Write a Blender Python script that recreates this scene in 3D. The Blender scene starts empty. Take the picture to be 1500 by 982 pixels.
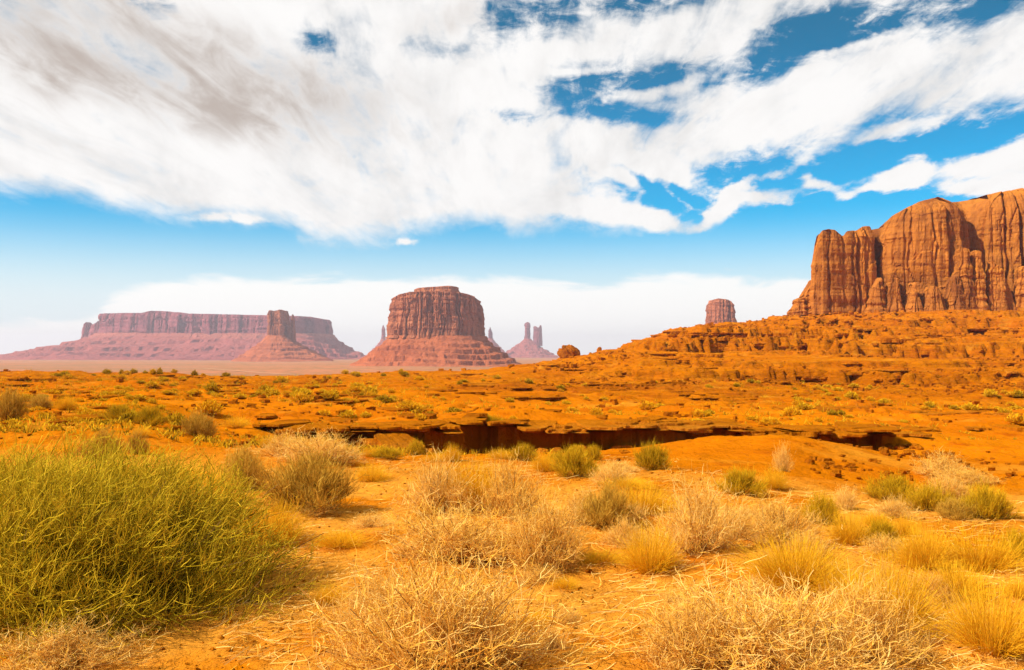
import bpy, bmesh, math, random
import numpy as np
from mathutils import Vector

# ------------------------------------------------------------------ camera, sky, sun, exposure
F, HY, EYE = 1300.0, 515.0, 1.7          # focal length and horizon row in pixels of the 1500 px photograph, eye height
scene = bpy.context.scene
COL = scene.collection

cam_d = bpy.data.cameras.new('camera')
cam_d.sensor_width = 36.0
cam_d.lens = 36.0 * F / 1500.0
cam_d.clip_start = 0.05
cam_d.clip_end = 60000
cam = bpy.data.objects.new('camera', cam_d)
COL.objects.link(cam)
cam.location = (0, 0, EYE)
cam.rotation_euler = (math.radians(90) + math.atan((HY - 491) / F), 0, 0)
scene.camera = cam

SUN = Vector((-0.76, -0.30, 0.80)).normalized()
sun_d = bpy.data.lights.new('sun', 'SUN')
sun_d.energy = 5.0
sun_d.angle = math.radians(0.5)
sun_d.color = (1.0, 0.93, 0.80)
sun = bpy.data.objects.new('sun', sun_d)
COL.objects.link(sun)
sun.rotation_euler = SUN.to_track_quat('Z', 'Y').to_euler()

scene.view_settings.view_transform = 'Standard'
scene.view_settings.look = 'None'
scene.view_settings.gamma = 1.0
scene.view_settings.exposure = 0.60
scene.view_settings.use_curve_mapping = False
scene.render.engine = 'CYCLES'
scene.cycles.use_denoising = True
scene.cycles.max_bounces = 6
scene.cycles.diffuse_bounces = 3
scene.cycles.transmission_bounces = 3
scene.cycles.transparent_max_bounces = 4
scene.cycles.volume_bounces = 0


def AZEL(px, py):
    t = math.atan((px - 750) / F)
    return t, math.atan((HY - py) / F * math.cos(t))


def make_world():
    w = bpy.data.worlds.new('World')
    scene.world = w
    w.use_nodes = True
    nt = w.node_tree
    nt.nodes.clear()
    N, L = nt.nodes, nt.links

    def lk(a, b):
        L.new(a, b)

    def math_(op, a, b=None, c=None, clamp=False):
        n = N.new('ShaderNodeMath')
        n.operation = op
        n.use_clamp = clamp
        for i, v in enumerate((a, b, c)):
            if v is None:
                continue
            if isinstance(v, (int, float)):
                n.inputs[i].default_value = v
            else:
                lk(v, n.inputs[i])
        return n.outputs[0]

    def maprange(v, a, b, c=0.0, d=1.0, smooth=True):
        n = N.new('ShaderNodeMapRange')
        n.interpolation_type = 'SMOOTHSTEP' if smooth else 'LINEAR'
        n.clamp = True
        lk(v, n.inputs[0])
        for i, x in enumerate((a, b, c, d)):
            n.inputs[i + 1].default_value = x
        return n.outputs[0]

    def comb(x, y, z=0.0):
        n = N.new('ShaderNodeCombineXYZ')
        for i, v in enumerate((x, y, z)):
            if isinstance(v, (int, float)):
                n.inputs[i].default_value = v
            else:
                lk(v, n.inputs[i])
        return n.outputs[0]

    def noise(vec, scale, detail=6, rough=0.55, dist=0.0, color=False):
        n = N.new('ShaderNodeTexNoise')
        lk(vec, n.inputs['Vector'])
        n.inputs['Scale'].default_value = scale
        n.inputs['Detail'].default_value = detail
        n.inputs['Roughness'].default_value = rough
        n.inputs['Distortion'].default_value = dist
        return n.outputs['Color' if color else 'Fac']

    def curve(v, pts, lo, hi):
        # pts: (azimuth, elevation) control points, read as elevation by azimuth
        n = N.new('ShaderNodeFloatCurve')
        x0, x1 = -1.0, 1.0
        lk(math_('MULTIPLY_ADD', v, 0.5, 0.5), n.inputs['Value'])
        cv = n.mapping.curves[0]
        P = sorted(((a + 1) / 2, (e - lo) / (hi - lo)) for a, e in pts)
        cv.points[0].location = P[0]
        cv.points[1].location = P[-1]
        for p in P[1:-1]:
            cv.points.new(*p)
        n.mapping.update()
        return math_('MULTIPLY_ADD', n.outputs[0], hi - lo, lo)

    tc = N.new('ShaderNodeTexCoord')
    sep = N.new('ShaderNodeSeparateXYZ')
    lk(tc.outputs['Generated'], sep.inputs[0])
    X, Y, Z = sep.outputs
    az = math_('ARCTAN2', X, Y)
    el = math_('ARCSINE', Z)
    zz = math_('ADD', math_('MAXIMUM', Z, 0.0), 0.10)
    qx = math_('DIVIDE', X, zz)
    qy = math_('DIVIDE', Y, zz)
    # warp of the shape coordinates by a noise living on the cloud deck
    q = comb(math_('MULTIPLY', qx, 1.0), math_('MULTIPLY', qy, 0.55))
    wq = noise(q, 1.3, 5, 0.55, 0.3, color=True)
    sw = N.new('ShaderNodeSeparateXYZ')
    lk(wq, sw.inputs[0])
    ang = comb(az, el)
    wn = noise(ang, 9.0, 6, 0.6, 0.0, color=True)
    sn = N.new('ShaderNodeSeparateXYZ')
    lk(wn, sn.inputs[0])
    azw = math_('ADD', az, math_('MULTIPLY', math_('SUBTRACT', sn.outputs[0], 0.5), 0.11))
    elw = math_('ADD', el, math_('MULTIPLY', math_('SUBTRACT', sn.outputs[1], 0.5), 0.034))
    shape = comb(azw, elw)

    def blob(acc, px, py, rx, ry, rot, wgt, soft=True, vec=None):
        a, e = AZEL(px, py)
        m = N.new('ShaderNodeMapping')
        m.vector_type = 'TEXTURE'
        m.inputs['Location'].default_value = (a, e, 0)
        m.inputs['Rotation'].default_value = (0, 0, math.radians(rot))
        m.inputs['Scale'].default_value = (rx / F, ry / F, 1)
        lk(vec or shape, m.inputs['Vector'])
        vl = N.new('ShaderNodeVectorMath')
        vl.operation = 'LENGTH'
        lk(m.outputs[0], vl.inputs[0])
        v = maprange(vl.outputs['Value'], 1.0, 0.0)
        return math_('MULTIPLY', v, wgt) if acc is None else math_('MULTIPLY_ADD', v, wgt, acc)

    # ---- upper deck: everything above its lower edge is cloud
    edge = [(-700, 268), (-200, 270), (0, 280), (110, 288), (150, 302), (240, 306), (330, 322), (430, 334), (450, 348),
            (510, 353), (580, 347), (650, 330), (715, 325), (745, 338), (850, 334), (960, 350), (1000, 346),
            (1100, 330), (1200, 330), (1500, 320), (2200, 300)]
    pts = []
    for p in edge:
        a, e = AZEL(*p)
        pts.append((a, e))
    B = curve(azw, pts, 0.0, 0.4)
    base = math_('MULTIPLY', math_('SUBTRACT', elw, B), 50.0)
    base = math_('MINIMUM', math_('MAXIMUM', base, -1.7), 1.0)
    Bs = None
    for b in CLOUD_BLOBS:
        Bs = blob(Bs, *b)
    streak = comb(math_('MULTIPLY', qx, 1.0), math_('MULTIPLY', qy, 0.22))
    n1 = noise(streak, 2.6, 9, 0.60, 0.5)
    n2 = noise(ang, 14.0, 8, 0.6, 0.3)
    n4 = noise(comb(math_('MULTIPLY', qx, 1.0), math_('MULTIPLY', qy, 0.25)), 10.0, 8, 0.62, 0.7)
    n5 = noise(comb(az, math_('MULTIPLY', el, 2.4)), 30.0, 7, 0.68, 0.5)
    c_ = lambda n, k_: math_('MULTIPLY', math_('SUBTRACT', n, 0.5), k_)
    nn = math_('ADD', math_('ADD', c_(n1, 3.0), c_(n2, 1.5)), c_(n4, 2.4))
    amp = maprange(math_('SUBTRACT', el, B), -0.02, 0.13, 0.40, 0.95)
    hole = math_('MINIMUM', math_('ABSOLUTE', Bs), 1.6)
    nn = math_('MULTIPLY', nn, math_('MULTIPLY_ADD', hole, 0.40, amp))
    nn = math_('ADD', nn, math_('MULTIPLY', c_(n5, 2.8), math_('MULTIPLY_ADD', hole, 0.85, 0.25)))
    back = maprange(Y, -0.1, 0.25, -1.2, 0.0)
    Fd2 = math_('ADD', math_('ADD', math_('ADD', base, Bs), nn), back)
    alpha = maprange(Fd2, -0.65, 0.95)
    # ---- low bank over the horizon
    top = [(-900, 470), (-100, 470), (60, 468), (140, 452), (165, 425), (250, 405), (400, 401), (560, 408), (700, 402), (850, 411),
           (1000, 402), (1180, 404), (1500, 400), (2400, 430)]
    T = curve(az, [AZEL(*p) for p in top], 0.0, 0.4)
    n3 = noise(comb(math_('MULTIPLY', az, 1.0), math_('MULTIPLY', el, 4.0)), 9.0, 7, 0.6, 0.4)
    lowf = math_('MULTIPLY', math_('SUBTRACT', T, el), 85.0)
    lowf = math_('MINIMUM', math_('ADD', lowf, math_('MULTIPLY', math_('SUBTRACT', n3, 0.5), 4.2)), 3.0)
    a2 = maprange(lowf, -0.1, 1.0, 0.0, 0.85)
    a2 = math_('MULTIPLY', a2, maprange(Y, -0.1, 0.25))
    # ---- grey, thick parts of the upper deck
    G = None
    for b in GREY_BLOBS:
        G = blob(G, *b)
    G = math_('MULTIPLY', G, maprange(n1, 0.28, 0.62, 0.25, 1.35))
    G = math_('ADD', G, c_(n4, 0.9))
    G = math_('MULTIPLY', maprange(G, -0.05, 1.3), maprange(math_('ADD', math_('MULTIPLY', n2, 0.5), math_('MULTIPLY', n4, 0.5)), 0.36, 0.62, 0.35, 1.0))
    shade = maprange(math_('ADD', math_('MULTIPLY', n1, 0.6), math_('MULTIPLY', n2, 0.4)), 0.56, 0.36)

    sky = N.new('ShaderNodeTexSky')
    sky.sky_type = 'NISHITA'
    sky.sun_disc = False
    sky.sun_elevation = math.asin(SUN.z)
    sky.sun_rotation = math.atan2(SUN.x, SUN.y)
    sky.altitude = 1600
    sky.air_density = 1.0
    sky.dust_density = 0.6
    sky.ozone_density = 3.0
    sv = comb(X, Y, math_('MAXIMUM', Z, 0.012))
    lk(sv, sky.inputs['Vector'])
    hs = N.new('ShaderNodeHueSaturation')
    hs.inputs['Hue'].default_value = 0.480
    hs.inputs['Saturation'].default_value = SKY_SAT
    hs.inputs['Value'].default_value = SKY_VAL
    lk(sky.outputs[0], hs.inputs['Color'])

    def mix(f, a, b):
        n = N.new('ShaderNodeMix')
        n.data_type = 'RGBA'
        n.clamp_factor = True
        for i, v in ((0, f), (6, a), (7, b)):
            if isinstance(v, tuple):
                n.inputs[i].default_value = v
            elif isinstance(v, (int, float)):
                n.inputs[i].default_value = v
            else:
                lk(v, n.inputs[i])
        return n.outputs[2]

    k = 1.0 / SKY_STR
    c_white = (0.665 * k, 0.655 * k, 0.645 * k, 1)
    c_grey = (0.30 * k, 0.245 * k, 0.21 * k, 1)
    c_low = (0.74 * k, 0.72 * k, 0.69 * k, 1)
    c_dim = (0.50 * k, 0.495 * k, 0.49 * k, 1)
    cl = mix(math_('MULTIPLY', shade, 0.75), c_white, c_dim)
    cl = mix(math_('MULTIPLY', G, 0.85), cl, c_grey)
    # near the horizon the blue pales out
    pale = maprange(el, 0.160, 0.045, 0.0, 0.97)
    deep = mix(maprange(el, 0.17, 0.36, 0.0, 0.62), hs.outputs[0], (0.004 * k, 0.075 * k, 0.14 * k, 1))
    sk = mix(pale, deep, (0.54 * k, 0.61 * k, 0.63 * k, 1))
    c = mix(a2, sk, c_low)
    c = mix(alpha, c, cl)
    bg = N.new('ShaderNodeBackground')
    bg.inputs['Strength'].default_value = SKY_STR
    lk(c, bg.inputs['Color'])
    out = N.new('ShaderNodeOutputWorld')
    lk(bg.outputs[0], out.inputs['Surface'])


SKY_STR, SKY_SAT, SKY_VAL = 0.10, 3.6, 1.0
# centre, half sizes (photo scale), tilt in degrees (counter-clockwise), weight: minus opens the deck, plus closes it
CLOUD_BLOBS = [
    (1190, 40, 150, 54, 4, -1.8), (1330, 22, 180, 50, 8, -1.4), (1260, 62, 160, 12, 8, 0.9), (960, 128, 130, 14, 8, 1.1), (850, 100, 70, 10, 0, 0.8), (1480, 0, 140, 46, 10, -1.2),
    (880, 118, 150, 48, 6, -1.5), (1010, 108, 170, 40, 4, -0.9), (910, 163, 160, 24, -4, -1.4),
    (770, 20, 150, 48, 0, -1.3), (930, 0, 150, 34, 0, -1.5), (462, 50, 48, 36, 10, -1.15), (750, 172, 60, 20, 0, -1.2),
    (210, 0, 60, 30, -20, -1.2), (1130, 100, 130, 36, 10, -1.1), (650, 60, 120, 30, 0, -0.5),
    (1090, 268, 330, 62, 7, -3.0), (1330, 225, 260, 80, 10, -2.2), (960, 272, 190, 30, -12, -1.0),
    (1180, 330, 330, 60, 6, -3.0), (1440, 200, 150, 40, 10, -1.3), (1460, 290, 190, 60, 10, -1.2),
    (1010, 262, 150, 30, -18, 2.3), (1130, 285, 150, 28, 22, 2.2), (1280, 266, 150, 26, 4, 1.5), (1000, 288, 80, 12, -30, 1.7), (1065, 300, 100, 14, 35, 1.7), (1120, 262, 90, 14, 25, 1.7), (1200, 268, 70, 16, -20, 1.6), (1335, 255, 70, 28, 25, 1.7), (1250, 287, 130, 12, 5, 1.3), (1220, 222, 170, 30, 10, 1.9), (900, 262, 60, 16, -35, 1.7),
    (1340, 240, 70, 34, 30, 1.8), (1470, 222, 90, 30, 10, 2.6), (1440, 272, 90, 18, 6, 2.6), (920, 318, 170, 26, -12, 2.2),
    (1080, 310, 60, 14, 30, 1.2), (1330, 190, 90, 16, 12, 0.9),
    (590, 357, 20, 9, 0, 1.6), (335, 320, 60, 10, -4, 1.2), (1090, 392, 60, 6, 4, 1.6), (640, 378, 40, 5, 0, 0.9),
]
GREY_BLOBS = [
    (300, 95, 430, 110, -14, 0.75), (60, 40, 190, 120, -20, 0.9), (470, 130, 280, 80, -6, 0.45), (650, 20, 130, 40, 20, 0.5),
    (90, 215, 240, 30, -8, 0.25), (880, 20, 200, 50, 0, 0.15), (250, 150, 330, 60, -12, 0.4),
]
make_world()

rng = np.random.default_rng(11)
random.seed(11)


# ------------------------------------------------------------------ noise and mesh helpers
def _hash(ix, iy, seed):
    h = (ix.astype(np.int64) * 374761393 + iy.astype(np.int64) * 668265263 + seed * 1442695041) & 0xffffffff
    h = ((h ^ (h >> 13)) * 1274126177) & 0xffffffff
    h = (h ^ (h >> 16)) & 0xffffffff
    return h / 2147483648.0 - 1.0


def vn(x, y, seed=0):
    x = np.asarray(x, float)
    y = np.asarray(y, float)
    ix = np.floor(x)
    iy = np.floor(y)
    fx = x - ix
    fy = y - iy
    u = fx * fx * fx * (fx * (fx * 6 - 15) + 10)
    v = fy * fy * fy * (fy * (fy * 6 - 15) + 10)
    a = _hash(ix, iy, seed)
    b = _hash(ix + 1, iy, seed)
    c = _hash(ix, iy + 1, seed)
    d = _hash(ix + 1, iy + 1, seed)
    return (a * (1 - u) + b * u) * (1 - v) + (c * (1 - u) + d * u) * v


def fbm(x, y, seed=0, octaves=4, gain=0.5, lac=2.03):
    s = 0.0
    a = 1.0
    for i in range(octaves):
        s = s + a * vn(np.asarray(x) * lac ** i + 17.3 * i, np.asarray(y) * lac ** i - 9.1 * i, seed + i * 7)
        a *= gain
    return s


def ridge(x, y, seed=0, octaves=3):
    s = 0.0
    a = 1.0
    for i in range(octaves):
        s = s + a * (1 - 2 * np.abs(vn(np.asarray(x) * 2 ** i + 5.7 * i, np.asarray(y) * 2 ** i, seed + i * 11)))
        a *= 0.5
    return s


def sstep(a, b, x):
    t = np.clip((np.asarray(x, float) - a) / (b - a), 0, 1)
    return t * t * (3 - 2 * t)


def tag(o, label=None, cat=None, group=None, kind=None):
    if label:
        o['label'] = label
    if cat:
        o['category'] = cat
    if group:
        o['group'] = group
    if kind:
        o['kind'] = kind
    return o


def link_mesh(name, me, mat, parent=None):
    o = bpy.data.objects.new(name, me)
    COL.objects.link(o)
    if mat and not me.materials:
        me.materials.append(mat)
    if parent is not None:
        o.parent = parent
    return o


def np_mesh(name, V, Q, smooth=True, tint=None):
    """V (n,3), Q (m,4) or (m,3) index arrays"""
    me = bpy.data.meshes.new(name)
    V = np.ascontiguousarray(V, dtype=np.float32)
    Q = np.ascontiguousarray(Q, dtype=np.int32)
    k = Q.shape[1]
    me.vertices.add(len(V))
    me.vertices.foreach_set('co', V.ravel())
    me.loops.add(Q.size)
    me.loops.foreach_set('vertex_index', Q.ravel())
    me.polygons.add(len(Q))
    me.polygons.foreach_set('loop_start', np.arange(0, Q.size, k, dtype=np.int32))
    me.polygons.foreach_set('use_smooth', np.full(len(Q), bool(smooth)))
    if tint is not None:
        at = me.attributes.new('tint', 'FLOAT', 'POINT')
        at.data.foreach_set('value', np.ascontiguousarray(tint, dtype=np.float32))
    me.update(calc_edges=True)
    me.validate()
    return me


def grid_quads(n, m, wrap=False):
    """rows n, columns m -> quads; wrap closes the columns"""
    i = np.arange(n - 1)[:, None]
    j = np.arange(m if wrap else m - 1)[None, :]
    j2 = (j + 1) % m
    a = i * m + j
    b = i * m + j2
    c = (i + 1) * m + j2
    d = (i + 1) * m + j
    return np.stack([a, b, c, d], -1).reshape(-1, 4)


def empty(name, loc, rz=0.0):
    o = bpy.data.objects.new(name, None)
    o.empty_display_size = 0.2
    COL.objects.link(o)
    o.location = loc
    o.rotation_euler = (0, 0, rz)
    return o


def copy_tree(o, parent=None):
    c = o.copy()
    COL.objects.link(c)
    if parent is not None:
        c.parent = parent
    for ch in list(o.children):
        copy_tree(ch, c)
    return c


# ------------------------------------------------------------------ materials
def new_mat(name):
    m = bpy.data.materials.new(name)
    m.use_nodes = True
    nt = m.node_tree
    bs = nt.nodes['Principled BSDF']
    bs.inputs['Specular IOR Level'].default_value = 0.0
    bs.inputs['Roughness'].default_value = 0.9
    return m, nt, bs


class NB:
    def __init__(s, nt):
        s.nt = nt
        s.N = nt.nodes

    def lk(s, a, b):
        s.nt.links.new(a, b)

    def put(s, sock, v):
        if hasattr(v, 'is_linked') or hasattr(v, 'node'):
            s.lk(v, sock)
        else:
            if isinstance(v, tuple) and len(v) == 3 and sock.type == 'RGBA':
                v = v + (1,)
            sock.default_value = v

    def pos(s, scale=(1, 1, 1), obj=False):
        if obj:
            src = s.N.new('ShaderNodeTexCoord').outputs['Object']
        else:
            src = s.N.new('ShaderNodeNewGeometry').outputs['Position']
        m = s.N.new('ShaderNodeMapping')
        m.inputs['Scale'].default_value = scale
        s.lk(src, m.inputs[0])
        return m.outputs[0]

    def noise(s, vec, scale=1.0, detail=5, rough=0.55, dist=0.0):
        n = s.N.new('ShaderNodeTexNoise')
        s.lk(vec, n.inputs['Vector'])
        n.inputs['Scale'].default_value = scale
        n.inputs['Detail'].default_value = detail
        n.inputs['Roughness'].default_value = rough
        n.inputs['Distortion'].default_value = dist
        return n.outputs['Fac']

    def mr(s, v, a, b, c=0.0, d=1.0):
        n = s.N.new('ShaderNodeMapRange')
        n.interpolation_type = 'SMOOTHSTEP'
        s.lk(v, n.inputs[0])
        for i, x in enumerate((a, b, c, d)):
            n.inputs[i + 1].default_value = x
        return n.outputs[0]

    def mix(s, f, a, b, mode='MIX'):
        n = s.N.new('ShaderNodeMix')
        n.data_type = 'RGBA'
        n.blend_type = mode
        s.put(n.inputs[0], f)
        s.put(n.inputs[6], a)
        s.put(n.inputs[7], b)
        return n.outputs[2]

    def math(s, op, a, b):
        n = s.N.new('ShaderNodeMath')
        n.operation = op
        s.put(n.inputs[0], a)
        s.put(n.inputs[1], b)
        return n.outputs[0]

    def bump(s, bs, h, strength, dist, prev=None):
        n = s.N.new('ShaderNodeBump')
        n.inputs['Strength'].default_value = strength
        n.inputs['Distance'].default_value = dist
        s.lk(h, n.inputs['Height'])
        if prev is not None:
            s.lk(prev, n.inputs['Normal'])
        s.lk(n.outputs[0], bs.inputs['Normal'])
        return n.outputs[0]


def mat_ground():
    m, nt, bs = new_mat('desert_ground')
    b = NB(nt)
    p = b.pos()
    sx = b.N.new('ShaderNodeSeparateXYZ')
    b.lk(p, sx.inputs[0])
    big = b.noise(p, 0.05, 6, 0.6, 0.5)
    mid = b.noise(p, 0.6, 7, 0.62, 0.3)
    fine = b.noise(p, 7.0, 8, 0.65)
    grit = b.noise(p, 45.0, 4, 0.7)
    orange, red, sand = (0.56, 0.160, 0.0015), (0.40, 0.083, 0.0015), (0.71, 0.29, 0.030)
    c = b.mix(b.mr(big, 0.40, 0.62), orange, (0.50, 0.125, 0.0015))
    c = b.mix(b.mr(b.noise(p, 0.16, 6, 0.6, 0.8), 0.54, 0.70, 0, 0.7), c, (0.60, 0.235, 0.016))
    c = b.mix(b.mr(mid, 0.52, 0.72), c, red)
    # pale, straw-strewn sand of the foreground
    near = b.mr(sx.outputs[1], 19.0, 9.0)
    mnd = b.math('MULTIPLY', b.mr(sx.outputs[0], 2.5, 4.5), b.mr(sx.outputs[1], 11.0, 13.5))
    near = b.math('MULTIPLY', near, b.math('SUBTRACT', 1.0, mnd))
    patch = b.mr(b.noise(p, 0.45, 6, 0.6, 0.6), 0.36, 0.56)
    c = b.mix(b.math('MULTIPLY', b.math('MULTIPLY', near, patch), 0.85), c, sand)
    c = b.mix(b.math('MULTIPLY', b.mr(fine, 0.52, 0.75), 0.55), c, (0.33, 0.070, 0.006))
    c = b.mix(b.math('MULTIPLY', b.mr(grit, 0.55, 0.75), 0.35), c, (0.68, 0.30, 0.06))
    # strata of the slopes: bands that follow height
    st = b.noise(b.pos((0.015, 0.015, 1.1)), 1.0, 6, 0.65, 0.4)
    hill = b.mr(sx.outputs[1], 40.0, 110.0)
    c = b.mix(b.math('MULTIPLY', b.mr(st, 0.54, 0.66), b.math('MULTIPLY', hill, 0.55)), c, (0.30, 0.055, 0.005))
    st2 = b.noise(b.pos((0.02, 0.02, 2.0)), 1.0, 5, 0.6, 0.4)
    c = b.mix(b.math('MULTIPLY', b.mr(st2, 0.58, 0.70), b.math('MULTIPLY', hill, 0.5)), c, (0.62, 0.21, 0.008))
    # coarse dark rubble between the beds
    rb = b.noise(b.pos((0.5, 0.35, 2.0)), 1.0, 8, 0.7, 0.4)
    c = b.mix(b.math('MULTIPLY', b.mr(rb, 0.55, 0.68), b.math('MULTIPLY', hill, 0.7)), c, (0.27, 0.055, 0.006))
    # valley floor
    plain = b.mr(sx.outputs[1], 500.0, 1000.0)
    pn = b.noise(b.pos((0.0015, 0.006, 0.0)), 1.0, 7, 0.65, 0.5)
    pc = b.mix(b.mr(pn, 0.42, 0.62), (0.44, 0.165, 0.075), (0.32, 0.155, 0.075))
    pc = b.mix(b.mr(b.noise(b.pos((0.03, 0.05, 0.0)), 1.0, 6, 0.75), 0.50, 0.60), pc, (0.20, 0.125, 0.05))
    c = b.mix(plain, c, pc)
    b.lk(c, bs.inputs['Base Color'])
    n1 = b.bump(bs, fine, 0.7, 0.12)
    n2 = b.bump(bs, grit, 0.6, 0.025, n1)
    n3 = b.bump(bs, mid, 0.8, 0.5, n2)
    rough = b.noise(b.pos((0.30, 0.22, 1.2)), 1.0, 8, 0.68, 0.5)
    b.bump(bs, b.math('MULTIPLY', rough, hill), 1.0, 1.6, n3)
    return m


def mat_rock(name, base, dark, light, k=1.0, streak=1.0, strata=0.5, bump=1.0):
    """k: feature size in metres (1 = hand-size cracks near the viewer)"""
    m, nt, bs = new_mat(name)
    b = NB(nt)
    v = b.noise(b.pos((0.5 / k, 0.5 / k, 0.03 / k)), 1.0, 8, 0.62, 0.6)
    h = b.noise(b.pos((0.02 / k, 0.02 / k, 0.55 / k)), 1.0, 7, 0.65, 0.5)
    f = b.noise(b.pos((1.6 / k, 1.6 / k, 1.0 / k)), 1.0, 8, 0.66)
    c = b.mix(b.mr(v, 0.42, 0.68, 0, streak), base, dark)
    c = b.mix(b.mr(h, 0.52, 0.68, 0, strata), c, light)
    c = b.mix(b.mr(h, 0.46, 0.34, 0, strata * 0.8), c, dark)
    c = b.mix(b.mr(f, 0.50, 0.75, 0, 0.55), c, dark)
    b.lk(c, bs.inputs['Base Color'])
    n = b.bump(bs, v, 0.8 * bump, 1.2 * k)
    n = b.bump(bs, h, 0.7 * bump, 0.7 * k, n)
    b.bump(bs, f, 0.9 * bump, 0.5 * k, n)
    return m


def mat_plant(name, stops, transl=0.25):
    """stops: colours over the twig tint 0..1"""
    m, nt, bs = new_mat(name)
    b = NB(nt)
    at = b.N.new('ShaderNodeAttribute')
    at.attribute_name = 'tint'
    oi = b.N.new('ShaderNodeObjectInfo')
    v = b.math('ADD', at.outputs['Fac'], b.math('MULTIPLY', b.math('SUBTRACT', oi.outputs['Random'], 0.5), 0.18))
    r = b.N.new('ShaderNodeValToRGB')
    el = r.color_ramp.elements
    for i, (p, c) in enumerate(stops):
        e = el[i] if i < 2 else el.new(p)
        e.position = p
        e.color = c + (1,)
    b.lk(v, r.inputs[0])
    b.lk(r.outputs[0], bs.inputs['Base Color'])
    tr = b.N.new('ShaderNodeBsdfTranslucent')
    b.lk(r.outputs[0], tr.inputs['Color'])
    mx = b.N.new('ShaderNodeMixShader')
    mx.inputs[0].default_value = transl
    b.lk(bs.outputs[0], mx.inputs[1])
    b.lk(tr.outputs[0], mx.inputs[2])
    b.lk(mx.outputs[0], b.N['Material Output'].inputs['Surface'])
    return m


M = {}
M['ground'] = mat_ground()
M['slab'] = mat_rock('ledge_sandstone', (0.50, 0.150, 0.004), (0.22, 0.048, 0.003), (0.62, 0.23, 0.02), 1.0, 0.5, 0.7)
M['cliff'] = mat_rock('cliff_sandstone', (0.50, 0.168, 0.026), (0.25, 0.075, 0.018), (0.57, 0.20, 0.020), 6.0, 1.0, 0.55, 0.8)
M['butte'] = mat_rock('butte_sandstone', (0.50, 0.158, 0.070), (0.25, 0.070, 0.036), (0.60, 0.22, 0.10), 26.0, 0.75, 0.4)
M['talus'] = mat_rock('talus_rubble', (0.48, 0.132, 0.050), (0.27, 0.062, 0.028), (0.58, 0.20, 0.08), 16.0, 0.4, 1.0)
M['far'] = mat_rock('far_sandstone_hazed', (0.37, 0.095, 0.108), (0.20, 0.050, 0.070), (0.45, 0.135, 0.12), 60.0, 0.9, 0.3)  # mauve of the distance haze is mixed into this rock colour
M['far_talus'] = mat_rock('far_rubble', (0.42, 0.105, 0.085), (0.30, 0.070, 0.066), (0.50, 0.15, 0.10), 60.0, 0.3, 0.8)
M['boulder'] = mat_rock('boulder_sandstone', (0.48, 0.140, 0.005), (0.22, 0.050, 0.004), (0.60, 0.22, 0.02), 1.4, 0.5, 0.5)


# ------------------------------------------------------------------ the lie of the land
PXC = np.array([-500, 0, 200, 330, 420, 560, 700, 760, 850, 920, 1000, 1080, 1150, 1300, 1400, 1500, 2000.])
DY = np.array([1, 5, 9, 12, 16, 20, 25, 30, 34, 40, 50, 65, 85, 110, 150, 200, 260, 330, 420, 520, 800, 1200, 2000, 4000, 8000, 16000.])


def zof(ypx, Yd):
    return EYE - (ypx - HY) / F * Yd


def _col(near, far, tail):
    """near: heights at 1..34 m; far: photo rows at 40..; tail: heights for the remaining stations"""
    z = list(near)
    for i, r in enumerate(far):
        z.append(zof(r, DY[9 + i]))
    return z + list(tail)


NL = [0, 0, 0, 0.02, 0.05, 0.02, -0.03, -0.12, -0.2]
NM = [0, 0, 0, 0, -0.12, -0.42, -0.80, -1.10, -1.30]
NC = [0, 0, 0, -0.02, -0.22, -0.62, -1.05, -1.40, -1.60]
NR = [0, 0, -0.05, -0.18, -0.50, -0.95, -1.45, -1.80, -1.95]
DROP = [-22, -27, -29.5, -30, -40, -50, -60]
_c = [
    _col(NL, [580, 572, 563, 558, 553, 548, 543], [-9, -17] + DROP[:1] + [-24] + DROP[1:]),
    _col(NL, [580, 572, 565, 560, 554, 549, 545], [-9, -17] + DROP[:1] + [-24] + DROP[1:]),
    _col(NL, [588, 578, 569, 562, 556, 551, 547], [-9, -17] + DROP[:1] + [-24] + DROP[1:]),
    _col(NM, [602, 587, 576, 567, 560, 555, 551], [-9, -17] + DROP[:1] + [-24] + DROP[1:]),
    _col(NM, [608, 593, 580, 570, 562, 555, 551], [-9, -17] + DROP[:1] + [-24] + DROP[1:]),
    _col(NC, [611, 596, 582, 571, 562, 553, 546], [-9, -17] + DROP[:1] + [-24] + DROP[1:]),
    _col(NC, [615, 599, 585, 573, 562, 552, 544], [-8, -16] + DROP[:1] + [-24] + DROP[1:]),
    _col(NC, [618, 602, 587, 574, 562, 548, 534], [-3, -14] + DROP[:1] + [-24] + DROP[1:]),
    _col(NC, [622, 605, 590, 576, 562, 546, 530, 521], [-6, -14, -22] + DROP[1:]),
    _col(NC, [620, 605, 591, 577, 559, 539, 519, 502], [4, 0, -8, -22] + DROP[2:]),
    _col(NC, [619, 605, 592, 578, 556, 532, 510, 492, 476], [11, 9, -16] + DROP[2:]),
    _col(NC, [619, 605, 593, 580, 558, 534, 512, 492, 475], [14, 13, -12] + DROP[2:]),
    _col(NC, [619, 605, 594, 581, 560, 536, 513, 491, 473, 462], [20, 12] + DROP[2:]),
    _col(NR, [622, 608, 598, 584, 566, 541, 516, 491, 470, 455], [23, 20] + DROP[2:]),
    _col(NR, [628, 611, 600, 586, 568, 543, 518, 492, 470, 453], [24, 21] + DROP[2:]),
    _col(NR, [634, 615, 602, 588, 570, 545, 520, 493, 470, 452], [25, 22] + DROP[2:]),
    _col(NR, [640, 619, 606, 592, 572, 546, 520, 493, 468, 450], [26, 23] + DROP[2:]),
]
CTRL = np.array(_c)
_LX = np.linspace(-500, 2000, 260)
_LY = np.linspace(0, math.log(16000), 420)


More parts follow.
